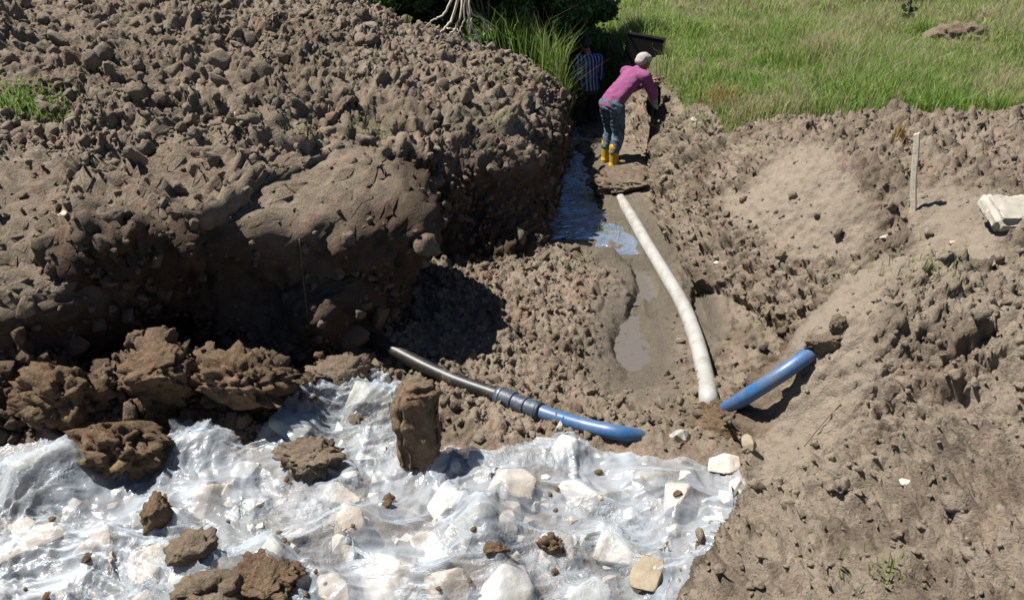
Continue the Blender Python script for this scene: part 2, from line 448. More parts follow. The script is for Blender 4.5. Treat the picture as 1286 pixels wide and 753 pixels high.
D = (A * (big * (0.095 * patch + 0.03) * np.where(inL, 1, 0.75) + mid * (0.058 + 0.030 * patch)) + AS * (sml * 0.062 + 0.030 * tiny)
     + (0.006 + 0.008 * AS) * f_hi + 0.06 * A * fbm(P * 2.2, 3, 62) + 0.034 * A * rg + 0.030 * AS * fbm(P * 14, 4, 64))
along = X * 0.73 + Y * 0.69; across = -X * 0.69 + Y * 0.73
gouge = 1 - 2 * np.abs(fbm(np.stack([along * 0.8, across * 3.2, 0 * X], 1), 3, 66))
D = D + inR * smooth(5.6, 4.4, Y) * (1 - 0.7 * scrape) * (0.045 * gouge + 0.018 * fbm(P * 9, 3, 67))
# streaks left by the bucket down the scraped face
sc = perlin(np.stack([X * 2.0 - Y * 9.0, Y * 1.5, Z * 1.0], 1), 71)
D = D + scrape * (0.018 * sc + 0.012 * fbm(P * 6, 3, 72))
P = P + N * D[:, None].astype(np.float32)
# undercut of the dark walls: earth below the lip leans back
P = P.astype(np.float32)

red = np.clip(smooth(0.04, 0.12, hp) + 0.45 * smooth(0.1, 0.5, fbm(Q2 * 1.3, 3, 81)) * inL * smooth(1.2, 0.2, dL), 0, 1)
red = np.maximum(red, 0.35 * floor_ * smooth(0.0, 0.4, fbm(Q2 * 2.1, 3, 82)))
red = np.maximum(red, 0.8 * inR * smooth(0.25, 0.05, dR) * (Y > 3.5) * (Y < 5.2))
wall_shade = inL * smooth(0.72, 0.48, dL) * (1 - 0.8 * np.clip(butt, 0, 1))     # shade of the cut wall, painted in as darker earth
moist_shade = np.clip(1.0 * wall_shade + 0.14 * inL + 0.35 * smooth(0.0, 0.5, fbm(Q2 * 1.7, 3, 83)) * (1 - scrape), 0, 1)  # painted wall shade together with random damp patches
moist_shade = np.maximum(moist_shade, 0.55 * inR * smooth(0.0, 0.4, fbm(Q2 * 2.3, 4, 88)) * (1 - scrape))
for (cx, cy, sx, sy, k_) in ((2.2, 4.55, 0.35, 0.22, 0.8), (1.95, 2.45, 0.22, 0.18, 0.6), (1.75, 4.75, 0.30, 0.45, 0.7), (3.3, 6.8, 0.5, 0.3, 0.45), (2.7, 5.4, 0.2, 0.5, 0.35)):
    moist_shade = np.maximum(moist_shade, k_ * np.exp(-((X - cx + 0.4 * edge) / sx) ** 2 - ((Y - cy) / sy) ** 2) * smooth(-0.35, 0.25, fbm(Q2 * 4, 3, 87)))
wetf = np.clip(wet * floor_, 0, 1)
pale = np.clip(0.95 * scrape + 0.60 * inR * smooth(5.2, 3.6, Y) + 0.18 * inR + 0.05 * inL * smooth(-0.1, 0.4, fbm(Q2 * 0.8, 3, 84)) + 0.25 * floor_ * smooth(0.7, 1.3, X) * smooth(3.8, 4.6, Y), 0, 1)

idx = np.arange(NX * NY).reshape(NY, NX)
quads = np.stack([idx[:-1, :-1], idx[:-1, 1:], idx[1:, 1:], idx[1:, :-1]], 2).reshape(-1, 4)
region = np.where(meadow > 0.5, 3, np.where(inL, 1, np.where(inR, 2, 0)))
qr = region[quads[:, 0]]
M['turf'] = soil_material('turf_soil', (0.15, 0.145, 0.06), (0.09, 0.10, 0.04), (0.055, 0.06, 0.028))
def sub(name, k, mat, label):
    q = quads[qr == k]; u, inv = np.unique(q.ravel(), return_inverse=True)
    o = mesh_np(name, P[u], [inv.reshape(-1, 4)], mat, None, True, dict(red=red[u], moist_shade=moist_shade[u], wet=wetf[u], pale=pale[u]))
    return tag(o, label, kind='structure')
sub('trench_floor', 0, M['soil'], 'trodden wet earth on the bottom of the trench')
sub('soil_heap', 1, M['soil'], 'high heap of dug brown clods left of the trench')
sub('soil_bank', 2, M['soil'], 'pale sunlit earth bank right of the trench')
sub('meadow', 3, M['turf'], 'ground of the green meadow beyond the bank')
TERR = BVHTree.FromPolygons(P.tolist(), quads[:, :].tolist())
def drop(x, y, z=6.0):
    h = TERR.ray_cast(Vector((x, y, z)), Vector((0, 0, -1)))
    return h[0].z if h[0] else 1.1

# the rest of the land, out to the horizon, round the detailed sheet
def ground_z(x, y):
    return 1.08 + 0.25 * math.sin(x * 0.05 + 1) * math.sin(y * 0.04) * min(1, abs(y - 14) / 40)
bm = bmesh.new()
xs = [-900, -300, -120, -60, -30, -10, -5, 0, 4, 8, 12, 18, 30, 60, 120, 300, 900]
ys = [-900, -300, -100, -40, -12, -0.6, 3, 7, 10.8, 14.6, 16, 18, 20, 23, 27, 33, 45, 70, 120, 300, 900]
g = {}
for j, y in enumerate(ys):
    for i, x in enumerate(xs):
        g[i, j] = bm.verts.new((x, y, ground_z(x, y)))
for j in range(len(ys) - 1):
    for i in range(len(xs) - 1):
        if -10 <= xs[i] and xs[i + 1] <= 8 and -0.6 <= ys[j] and ys[j + 1] <= 14.6: continue
        bm.faces.new((g[i, j], g[i + 1, j], g[i + 1, j + 1], g[i, j + 1]))
tag(bm_obj('ground', bm, M['turf']), 'grassland reaching away beyond the works', kind='structure')

# ------------------------------------------------------------------ water
def water_mat(name, col, rough, ripple, spec, met):
    m, nt, b, out = new_mat(name); c = objc(nt)
    b.inputs['Base Color'].default_value = (*col, 1); b.inputs['Roughness'].default_value = rough; b.inputs['Metallic'].default_value = met
    b.inputs['IOR'].default_value = 2.6; b.inputs['Specular IOR Level'].default_value = spec
    mp = node(nt, 'ShaderNodeMapping'); mp.inputs['Scale'].default_value = (2.2, 5, 1); nt.links.new(c, mp.inputs[0])
    bump(nt, b, noise(nt, 1.7, 4, 0.55, mp.outputs[0], 1.6).outputs[0], ripple, 0.05)
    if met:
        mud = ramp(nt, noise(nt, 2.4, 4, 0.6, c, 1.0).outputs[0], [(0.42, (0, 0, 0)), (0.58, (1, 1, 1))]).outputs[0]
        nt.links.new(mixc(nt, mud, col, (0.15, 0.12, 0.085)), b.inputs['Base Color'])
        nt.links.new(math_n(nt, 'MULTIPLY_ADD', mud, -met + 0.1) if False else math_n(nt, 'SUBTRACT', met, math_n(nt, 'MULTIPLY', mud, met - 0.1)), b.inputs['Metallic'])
    return m
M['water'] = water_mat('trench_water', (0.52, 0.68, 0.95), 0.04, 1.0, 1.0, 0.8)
M['puddle'] = water_mat('puddle_water', (0.13, 0.11, 0.085), 0.08, 0.2, 0.5, 0.0)
def pool(name, x0, x1, y0, y1, z, mat, label, step=0.1):
    xs = np.arange(x0, x1 + 1e-6, step); ys = np.arange(y0, y1 + 1e-6, step)
    a, b = np.meshgrid(xs, ys); n = len(xs); m_ = len(ys)
    V = np.stack([a.ravel(), b.ravel(), np.full(a.size, z)], 1); id_ = np.arange(a.size).reshape(m_, n)
    q = np.stack([id_[:-1, :-1], id_[:-1, 1:], id_[1:, 1:], id_[1:, :-1]], 2).reshape(-1, 4)
    return tag(mesh_np(name, V, [q], mat), label, kind='structure')
pool('water', 0.3, 1.75, 6.75, 13.6, -0.006, M['water'], 'blue sky-reflecting water lying in the trench')
pool('puddle', 0.65, 1.15, 4.55, 5.65, -0.005, M['puddle'], 'grey puddle on the muddy trench floor')
pool('puddle', 1.0, 1.45, 5.85, 6.70, -0.005, M['puddle'], 'thin puddle along the pale pipe')
pool('puddle', 1.42, 1.62, 5.4, 6.0, -0.010, M['puddle'], 'small puddle right of the pale pipe')
# ------------------------------------------------------------------ loose clods
def ico(n):
    bm = bmesh.new(); bmesh.ops.create_icosphere(bm, subdivisions=n, radius=1.0)
    V = np.array([v.co[:] for v in bm.verts], np.float32); F = np.array([[v.index for v in f.verts] for f in bm.faces], np.int32); bm.free()
    return V, F
ICO = {k: ico(k) for k in (2, 3, 4, 5)}
def clod_shape(sub, seed, rough=1.0, squash=(1, 1, 1)):
    V, F = ICO[sub]; V = V.copy(); n = V.copy()
    off = seed * 7.31
    d = 0.36 * perlin(n * 1.2 + off, 3) + 0.22 * rough * perlin(n * 2.9 + off, 4)
    if sub >= 3:
        l, _ = lumps(n * 2.6 + off, 9, 0.4); d = d + 0.20 * rough * l + 0.10 * rough * perlin(n * 6 + off, 5)
    if sub >= 4:
        l, _ = lumps(n * 6.5 + off, 19, 0.4); d = d + 0.12 * rough * l + 0.06 * rough * perlin(n * 14 + off, 6)
    if sub >= 5:
        l, _ = lumps(n * 14 + off, 29, 0.4); d = d + 0.065 * rough * l + 0.03 * rough * perlin(n * 30 + off, 7)
    V = V * (1 + d)[:, None]
    # broken flat faces
    r = np.random.default_rng(seed)
    for _ in range(3 if sub > 3 else 7):
        a = r.normal(size=3); a /= np.linalg.norm(a); h = r.uniform(0.62, 0.9) if sub > 3 else r.uniform(0.45, 0.8)
        t = V @ a; k = t > h; V[k] -= (t[k] - h)[:, None] * a * 0.8
    return V * np.array(squash, np.float32), F
def rotm(r):
    q = r.normal(size=4); q /= np.linalg.norm(q); w, x, y, z = q
    return np.array([[1 - 2 * (y * y + z * z), 2 * (x * y - z * w), 2 * (x * z + y * w)], [2 * (x * y + z * w), 1 - 2 * (x * x + z * z), 2 * (y * z - x * w)], [2 * (x * z - y * w), 2 * (y * z + x * w), 1 - 2 * (x * x + y * y)]], np.float32)

def scatter(name, cand, sizes, label, seed, hi=0.015):
    """many small clods lying on the ground, one mesh, of the same earth as the ground below"""
    r = np.random.default_rng(seed)
    var = {2: [clod_shape(2, 40 + k, 1.3) for k in range(14)], 3: [clod_shape(3, 70 + k, 1.5) for k in range(18)]}
    VV = []; FF = []; n = 0; own = []
    for i, s in zip(cand, sizes):
        V, F = var[3 if s > hi else 2][r.integers(14)]
        sc = s * r.uniform(0.6, 1.2, 3)
        W = (V * sc) @ rotm(r).T + P[i] + N[i] * s * r.uniform(-0.25, 0.4)
        VV.append(W); FF.append(F + n); n += len(V); own.append(np.full(len(V), i))
    own = np.concatenate(own)
    o = mesh_np(name, np.vstack(VV), [np.vstack(FF)], M['soil'], None, True, dict(red=red[own], moist_shade=moist_shade[own] * 0.5, wet=wetf[own] * 0.5, pale=pale[own]))
    return tag(o, label, kind='stuff')
def pick(weight, n, seed):
    r = np.random.default_rng(seed); 
    cell = (np.gradient(gx)[None, :] * np.gradient(gy)[:, None]).ravel()
    w = np.clip(weight, 0, None) * cell; w /= w.sum()
    return r.choice(len(w), n, p=w, replace=False if np.count_nonzero(w) > n else True)
vis = (np.abs(X) < 0.72 * Y + 1.2) & (Y > 1.6)
soilw = (1 - meadow) * vis
c1 = pick(soilw * inL * (0.45 + patch) * np.clip(1 / np.clip(N[:, 2], 0.25, 1), 1, 3.5), 10500, 1)
s1 = np.clip(0.014 * (np.random.default_rng(5).pareto(2.1, 10500) + 1), 0.013, 0.085)
scatter('soil_clods', c1, s1, 'loose broken clods strewn over the high left heap', 2)
cf = pick(soilw * front * (0.3 + patch), 3600, 15)
scatter('lip_clods', cf, np.clip(0.011 * (np.random.default_rng(16).pareto(2.0, 3600) + 1), 0.010, 0.07), 'broken crumbs along the lip of the cut left bank', 17)
w2 = soilw * inR * (0.25 + 0.75 * (1 - scrape)) * np.where(Y > 4.2, 1.0, 1.5) * (1 + 2.0 * smooth(0.9, 0.3, dR) * smooth(4.6, 5.2, Y))
c2 = pick(w2, 6500, 3)
s2 = np.clip(0.008 * (np.random.default_rng(6).pareto(2.1, 6500) + 1), 0.007, 0.042)
scatter('soil_crumbs', c2, s2, 'small dry crumbs scattered over the right bank', 4)
w3 = soilw * floor_ * (1 - wetf) * smooth(3.3, 3.8, Y) * smooth(1.5, 0.9, X) * (hp < 0.03) + 0.25 * soilw * floor_ * (wetf < 0.4) * (Y > 3.6) * (hp < 0.03)
c3 = pick(w3, 3000, 7)
s3 = np.clip(0.010 * (np.random.default_rng(8).pareto(2.3, 3000) + 1), 0.009, 0.045)
scatter('floor_crumbs', c3, s3, 'broken crumbs lying on the pit floor', 9)
w4 = soilw * (hp > 0.04)
c4 = pick(w4, 2400, 10)
s4 = np.clip(0.010 * (np.random.default_rng(11).pareto(1.9, 2400) + 1), 0.009, 0.06)
scatter('fallen_crumbs', c4, s4, 'red brown crumbs on the earth fallen over the plastic', 12)
# ------------------------------------------------------------------ stones under the plastic, and the plastic
def rock_mesh(name, seed, size, mat, parent=None, n=13, rough=0.05):
    r = np.random.default_rng(seed)
    bm = bmesh.new()
    for _ in range(n):
        v = r.normal(size=3); v /= np.linalg.norm(v); v *= r.uniform(0.8, 1.0)
        bm.verts.new(Vector(v * np.array(size)))
    bmesh.ops.convex_hull(bm, input=bm.verts[:])
    bmesh.ops.delete(bm, geom=[v for v in bm.verts if not v.link_faces], context='VERTS')
    bmesh.ops.bevel(bm, geom=bm.edges[:], offset=0.09 * min(size), segments=2, affect='EDGES', profile=0.6)
    bmesh.ops.triangulate(bm, faces=bm.faces[:])
    for _ in range(3):
        es = [e for e in bm.edges if e.calc_length() > 0.22 * min(size)]
        if es: bmesh.ops.subdivide_edges(bm, edges=es, cuts=1); bmesh.ops.triangulate(bm, faces=bm.faces[:])
    bm.normal_update()
    co = np.array([v.co[:] for v in bm.verts], np.float32); s = float(np.mean(size))
    d = 0.8 * rough * s * fbm(co / s * 2.0 + seed, 4, seed) + 0.3 * rough * s * fbm(co / s * 8 + seed, 3, seed + 3)
    for v, k in zip(bm.verts, d): v.co += v.normal * float(k)
    return bm_obj(name, bm, mat, parent)

M['pale_stone'] = plain('pale_limestone', (0.50, 0.40, 0.31), 0.85, 0.22, 9, spec=0.3, bmp=0.5)
M['white_stone'] = plain('white_stone', (0.52, 0.475, 0.42), 0.85, 0.15, 9, spec=0.3, bmp=0.4)
M['tan_stone'] = plain('tan_stone', (0.27, 0.225, 0.16), 0.85, 0.2, 14, spec=0.3, bmp=0.7)
M['grey_stone'] = plain('grey_stone', (0.336, 0.32, 0.28), 0.85, 0.3, 14, spec=0.3, bmp=0.6)

OUT_PX = [(-260, 600), (-60, 568), (110, 556), (190, 540), (235, 512), (300, 520), (338, 474), (398, 496), (434, 452), (480, 462), (512, 485), (520, 530), (556, 552), (620, 548), (700, 536), (760, 550),
          (830, 562), (880, 566), (928, 585), (938, 612), (905, 655), (870, 705), (846, 760), (800, 850), (400, 900), (-300, 900)]
def on_ground(px, py, k):
    # where that pixel's ray meets the earth, then raised by k
    h = TERR.ray_cast(cam.location, (at(px, py, z=0) - cam.location).normalized())[0]
    z = h.z + k
    for _ in range(4): q_ = at(px, py, z); z = drop(q_.x, q_.y) + k
    return at(px, py, z)
OUTL = []
for px, py in OUT_PX:
    h_ = TERR.ray_cast(cam.location, (at(px, py, z=0) - cam.location).normalized())[0]
    OUTL.append(tuple(at(px, py, (h_.z if h_ and 0 <= px <= 940 and py < 753 else 0.3) + 0.09)[:2]))

rocks = []
def place_rock(x, y, size, seed, mat, zoff=0.0, label=None, group=None, rz=None, cat='stone', name='stone', tilt=0.0):
    o = rock_mesh(name, seed, size, mat)
    o.location = (x, y, float(drop(x, y)) + size[2] * 0.45 + zoff)
    o.rotation_euler = (tilt, tilt * 0.5, (seed * 1.7) % 6.28 if rz is None else rz)
    tag(o, label, cat, group); rocks.append(o); return o
big_spots = [(602, 668, (.15, .13, .20), 'grey_stone'), (352, 720, (.17, .15, .17), 'white_stone'), (55, 612, (.26, .20, .20), 'grey_stone'), (440, 668, (.12, .10, .13), 'pale_stone'),
             (265, 628, (.13, .11, .11), 'pale_stone'), (780, 668, (.20, .14, .13), 'white_stone'), (855, 612, (.16, .11, .10), 'pale_stone'), (640, 600, (.20, .13, .11), 'pale_stone'),
             (130, 690, (.13, .13, .13), 'pale_stone'), (50, 690, (.16, .12, .12), 'pale_stone'), (480, 730, (.18, .14, .12), 'pale_stone'), (640, 735, (.18, .13, .13), 'white_stone'),
             (250, 735, (.15, .13, .16), 'white_stone'), (560, 735, (.12, .12, .12), 'pale_stone'), (720, 610, (.18, .12, .10), 'pale_stone'), (560, 620, (.15, .11, .09), 'white_stone'),
             (465, 500, (.20, .16, .13), 'grey_stone'), (370, 540, (.17, .15, .13), 'grey_stone'), (250, 570, (.16, .14, .15), 'grey_stone'), (700, 680, (.14, .12, .10), 'pale_stone'), (740, 735, (.13, .10, .10), 'white_stone')]
for k, (px, py, sz, mt) in enumerate(big_spots):
    p = at(px, py, 0.42)
    place_rock(p.x, p.y, sz, 200 + k, M[mt], label='pale broken stone showing dimly through the plastic sheet', group='stones under the plastic sheet')
rr = np.random.default_rng(77); tries = 0; small = []
while len(small) < 34 and tries < 4000:
    tries += 1
    x, y = rr.uniform(-2.9, 1.2), rr.uniform(2.0, 4.1)
    if sdist(np.array([x]), np.array([y]), OUTL)[0] < 0.10: continue
    if any((x - o.location.x) ** 2 + (y - o.location.y) ** 2 < 0.035 for o in rocks): continue
    s = rr.uniform(0.06, 0.125); small.append((x, y))
    place_rock(x, y, (s * 1.25, s, s * 0.8), 300 + len(small), M[('pale_stone', 'white_stone', 'pale_stone', 'tan_stone')[len(small) % 4]],
               label='pale broken stone showing dimly through the plastic sheet', group='stones under the plastic sheet')

# the bed of small broken stone under the sheet: too many to count
cand_ = pick((sdist(X, Y, OUTL) > 0.05) * (Y > 1.75) * 1.0, 420, 61)
r_ = np.random.default_rng(62); VV = []; FF = []; n_ = 0; tone = []
var_ = []
for k in range(16):
    bm_ = bmesh.new()
    for _ in range(11):
        v_ = r_.normal(size=3); bm_.verts.new(Vector(v_ / np.linalg.norm(v_) * r_.uniform(0.8, 1.0)))
    bmesh.ops.convex_hull(bm_, input=bm_.verts[:]); bmesh.ops.delete(bm_, geom=[v for v in bm_.verts if not v.link_faces], context='VERTS')
    bm_.verts.index_update()
    var_.append((np.array([v.co[:] for v in bm_.verts], np.float32), np.array([[v.index for v in f.verts] for f in bm_.faces], np.int32))); bm_.free()
for i in cand_:
    V_, F_ = var_[r_.integers(16)]; s_ = min(0.026 * (r_.pareto(2.4) + 1), 0.075)
    VV.append((V_ * s_ * r_.uniform(0.6, 1.2, 3)) @ rotm(r_).T + P[i] + np.array([0, 0, s_ * 0.3])); FF.append(F_ + n_); n_ += len(V_); tone.append(np.full(len(V_), r_.uniform()))
m, nt, b, out = new_mat('broken_stone')
nt.links.new(ramp(nt, attr(nt, 't'), [(0.0, (0.34, 0.27, 0.20)), (0.35, (0.50, 0.42, 0.34)), (0.7, (0.58, 0.52, 0.45)), (1.0, (0.64, 0.60, 0.55))]).outputs[0], b.inputs['Base Color']); b.inputs['Roughness'].default_value = 0.9
tag(mesh_np('rubble', np.vstack(VV), [np.vstack(FF)], m, None, False, dict(t=np.concatenate(tone))), 'pale broken rubble lying thick under the plastic sheet', kind='stuff')

# heights the plastic comes to rest on
sx0, sx1, sy0, sy1 = -3.35, 1.5, 1.55, 4.75
hs = 0.016
hx = np.arange(sx0, sx1, hs); hy = np.arange(sy0, sy1, hs)
bpy.context.view_layer.update()
HX, HY = np.meshgrid(hx, hy)
verts = []; polys = []; nb = 0
for o in rocks:
    mw = o.matrix_world
    verts += [mw @ v.co for v in o.data.vertices]; polys += [[i + nb for i in p.vertices] for p in o.data.polygons]; nb += len(o.data.vertices)
rv_ = np.vstack(VV); verts += [Vector(v) for v in rv_.tolist()]; polys += (np.vstack(FF) + nb).tolist()
RB = BVHTree.FromPolygons(verts, polys)
Hh = np.zeros(HX.shape)
for j in range(HX.shape[0]):
    for i in range(HX.shape[1]):
        x, y = HX[j, i], HY[j, i]
        h = RB.ray_cast(Vector((x, y, 3)), Vector((0, 0, -1)))[0]
        t = TERR.ray_cast(Vector((x, y, 3)), Vector((0, 0, -1)))[0]
        Hh[j, i] = max(h.z if h else 0, t.z if t else 0)
def samp(A, x, y):
    u = np.clip((x - sx0) / hs, 0, A.shape[1] - 1.001); v = np.clip((y - sy0) / hs, 0, A.shape[0] - 1.001)
    i = u.astype(int); j = v.astype(int); fu = u - i; fv = v - j
    return (A[j, i] * (1 - fu) + A[j, i + 1] * fu) * (1 - fv) + (A[j + 1, i] * (1 - fu) + A[j + 1, i + 1] * fu) * fv

# let the sheet fall: a small cloth solver
st = 0.030
cx_ = np.arange(sx0, sx1, st); cy_ = np.arange(sy0, sy1, st)
CX, CY = np.meshgrid(cx_, cy_)
lim = samp(Hh, CX, CY)
p = np.stack([CX, CY, np.maximum(0.72 + 0 * CX, lim + 0.03)], 2)
q0 = p.reshape(-1, 3).astype(np.float32)
p[..., 2] += 0.05 * fbm(np.stack([q0[:, 0] * 1.5, q0[:, 1] * 1.5, 0 * q0[:, 0]], 1), 3, 5).reshape(CX.shape)
prev = p.copy()
def solve(A, B, L, k):
    d = B - A; l = np.sqrt((d * d).sum(2, keepdims=True)) + 1e-9
    c = d * (0.5 * k * (l - L) / l); A += c; B -= c
ease = 1.055
for step in range(110):
    v = (p - prev) * 0.97; prev = p.copy(); p = p + v; p[..., 2] -= 0.0011
    for it in range(7):
        L = st * ease
        for o_ in (0, 1):
            n = (p.shape[1] - o_) // 2 * 2
            solve(p[:, o_:o_ + n:2], p[:, o_ + 1:o_ + n:2], L, 1.0)
            n = (p.shape[0] - o_) // 2 * 2
            solve(p[o_:o_ + n:2], p[o_ + 1:o_ + n:2], L, 1.0)
        Ld = st * ease * 1.4142
        for o_ in (0, 1):
            n = (p.shape[1] - o_) // 2 * 2
            solve(p[:-1, o_:o_ + n:2], p[1:, o_ + 1:o_ + n:2], Ld, 0.45)
            solve(p[1:, o_:o_ + n:2], p[:-1, o_ + 1:o_ + n:2], Ld, 0.45)
        h = samp(Hh, p[..., 0], p[..., 1]) + 0.006
        hit = p[..., 2] < h
        p[..., 2] = np.where(hit, h, p[..., 2])
        prev[..., :2] = np.where(hit[..., None], p[..., :2] * 0.85 + prev[..., :2] * 0.15, prev[..., :2])
def up3(A, f=3):
    """Catmull-Rom refinement of a grid along both axes"""
    for ax in (0, 1):
        A = np.moveaxis(A, ax, 0); n = A.shape[0]
        s = np.linspace(0, n - 1, (n - 1) * f + 1); i = np.clip(s.astype(int), 0, n - 2); t = (s - i).reshape(-1, *([1] * (A.ndim - 1)))
        a, b, c, d = A[np.clip(i - 1, 0, n - 1)], A[i], A[i + 1], A[np.clip(i + 2, 0, n - 1)]
        A = 0.5 * (2 * b + (c - a) * t + (2 * a - 5 * b + 4 * c - d) * t ** 2 + (3 * b - a - 3 * c + d) * t ** 3)
        A = np.moveaxis(A, 0, ax)
    return A
S = up3(p, 3); UV = up3(np.stack([CX, CY], 2), 3)
sh = S.shape[:2]
q = np.concatenate([UV, np.zeros((*sh, 1))], 2).reshape(-1, 3).astype(np.float32)
# crinkles: thin creases running in locally changing directions
ang = 1.3 * fbm(q * 0.8, 2, 90)
u = q[:, 0] * np.cos(ang) + q[:, 1] * np.sin(ang); w_ = -q[:, 0] * np.sin(ang) + q[:, 1] * np.cos(ang)
def panels(P_, sd_): return worley(P_, sd_, 1.0)[0] - 0.45        # taut concave panels meeting in sharp ridges
wv_ = 0.10 * perlin(q * 2.2, 97)
cr1 = panels(np.stack([u * 2.2 + wv_, w_ * 4.6 + wv_, 0 * u], 1), 91)
cr2 = panels(np.stack([u * 5.5 + 4, w_ * 12.0 + 2 * wv_, 0 * u], 1), 92)
cr3 = panels(np.stack([u * 22.0, w_ * 13.0, 0 * u + 3], 1), 93)
cal = smooth(-0.3, 0.4, fbm(q * 1.1, 2, 94))
def crease(P_, sd_): return np.exp(-np.abs(perlin(P_, sd_)) * 11.0)
ln1 = crease(np.stack([u * 1.1, w_ * 8.0, 0 * u], 1), 191); ln2 = crease(np.stack([u * 2.4 + 4, w_ * 17.0, 0 * u], 1), 192)
dz = 0.050 * cr1 * (0.5 + 0.5 * cal) + 0.030 * cr2 * (0.45 + 0.6 * cal) + 0.009 * cr3 * (1 - 0.6 * cal) + 0.024 * ln1 * (0.4 + 0.6 * cal) + 0.008 * ln2
S[..., 2] += dz.reshape(sh)
hh = samp(Hh, S[..., 0], S[..., 1]) + 0.004
S[..., 2] = np.maximum(S[..., 2], hh + 0.5 * dz.reshape(sh).clip(0))
rag = sdist(S[..., 0].ravel() + 0.05 * fbm(q * 5, 3, 95), S[..., 1].ravel() + 0.05 * fbm(q * 5, 3, 96), OUTL).reshape(sh)
keep = rag > 0
ii = np.arange(sh[0] * sh[1]).reshape(sh)
qd = np.stack([ii[:-1, :-1], ii[:-1, 1:], ii[1:, 1:], ii[1:, :-1]], 2).reshape(-1, 4)
qd = qd[keep.ravel()[qd].all(1)]
un, inv = np.unique(qd.ravel(), return_inverse=True)

m, nt, b, out = new_mat('clear_plastic_film'); M['film'] = m
c = objc(nt)
mp = node(nt, 'ShaderNodeMapping'); mp.inputs['Scale'].default_value = (1, 1, 1); mp.inputs['Rotation'].default_value = (0, 0, 0.5); nt.links.new(c, mp.inputs[0])
nA = noise(nt, 2.6, 4, 0.55, c, 0.8); nB = noise(nt, 30, 5, 0.7, mp.outputs[0], 1.5); nC = noise(nt, 9, 3, 0.6, c, 2.0)
b.inputs['Base Color'].default_value = (0.59, 0.655, 0.735, 1)
b.inputs['Roughness'].default_value = 0.16
b.inputs['Specular IOR Level'].default_value = 1.0
def voro(sc_, str_):
    mp_ = node(nt, 'ShaderNodeMapping'); mp_.inputs['Scale'].default_value = str_; mp_.inputs['Rotation'].default_value = (0, 0, 0.6)
    wob = node(nt, 'ShaderNodeVectorMath', operation='ADD'); nt.links.new(c, wob.inputs[0])
    wsc = node(nt, 'ShaderNodeVectorMath', operation='SCALE'); wsc.inputs[3].default_value = 0.16; nt.links.new(nC.outputs[1], wsc.inputs[0]); nt.links.new(wsc.outputs[0], wob.inputs[1])
    nt.links.new(wob.outputs[0], mp_.inputs[0])
    v_ = node(nt, 'ShaderNodeTexVoronoi', feature='F1'); v_.inputs['Scale'].default_value = sc_; nt.links.new(mp_.outputs[0], v_.inputs['Vector']); return v_.outputs['Distance']
hB = math_n(nt, 'ADD', math_n(nt, 'MULTIPLY', voro(9, (1, 0.55, 1)), 1.0), math_n(nt, 'ADD', math_n(nt, 'MULTIPLY', voro(24, (0.6, 1, 1)), 0.30), math_n(nt, 'MULTIPLY', nB.outputs[0], 0.22)))
bn_ = bump(nt, b, hB, 0.75, 0.022)
calm = ramp(nt, noise(nt, 1.9, 2, 0.5, c).outputs[0], [(0.40, (0.10,) * 3), (0.60, (0.80,) * 3)]).outputs[0]
nt.links.new(calm, bn_.inputs['Strength'])
tl = node(nt, 'ShaderNodeBsdfTranslucent'); tl.inputs[0].default_value = (0.59, 0.655, 0.735, 1)
mx1 = node(nt, 'ShaderNodeMixShader'); mx1.inputs[0].default_value = 0.25
nt.links.new(b.outputs[0], mx1.inputs[1]); nt.links.new(tl.outputs[0], mx1.inputs[2])
tp = node(nt, 'ShaderNodeBsdfTransparent'); tp.inputs[0].default_value = (0.95, 0.97, 0.98, 1)
nD = noise(nt, 3.3, 6, 0.72, c, 0.6)
dirt = ramp(nt, nD.outputs[0], [(0.585, (0, 0, 0)), (0.70, (0.85,) * 3)]).outputs[0]
nt.links.new(mixc(nt, dirt, (0.59, 0.655, 0.735), mixc(nt, nB.outputs[0], (0.12, 0.08, 0.05), (0.30, 0.23, 0.165))), b.inputs['Base Color'])
rgh = node(nt, 'ShaderNodeMapRange'); nt.links.new(dirt, rgh.inputs[0]); rgh.inputs[3].default_value = 0.25; rgh.inputs[4].default_value = 0.8
nt.links.new(rgh.outputs[0], b.inputs['Roughness'])
mx2 = node(nt, 'ShaderNodeMixShader')
lw = node(nt, 'ShaderNodeLayerWeight'); lw.inputs[0].default_value = 0.35
milk = ramp(nt, nA.outputs[0], [(0.35, (0.13,) * 3), (0.70, (0.54,) * 3)]).outputs[0]
fac = math_n(nt, 'ADD', math_n(nt, 'ADD', milk, math_n(nt, 'MULTIPLY', dirt, 0.4)), math_n(nt, 'MULTIPLY', lw.outputs['Facing'], 0.30), True)
nt.links.new(fac, mx2.inputs[0]); nt.links.new(tp.outputs[0], mx2.inputs[1]); nt.links.new(mx1.outputs[0], mx2.inputs[2])
nt.links.new(mx2.outputs[0], out.inputs[0])
film = mesh_np('plastic_sheet', S.reshape(-1, 3)[un], [inv.reshape(-1, 4)], M['film'])
tag(film, 'crumpled translucent white plastic sheet spread over rubble in the foreground', 'plastic sheet')
FILM = BVHTree.FromPolygons(S.reshape(-1, 3)[un].tolist(), inv.reshape(-1, 4).tolist())
def drop2(x, y):
    h = FILM.ray_cast(Vector((x, y, 3)), Vector((0, 0, -1)))[0]
    return max(drop(x, y), h.z if h else -9)
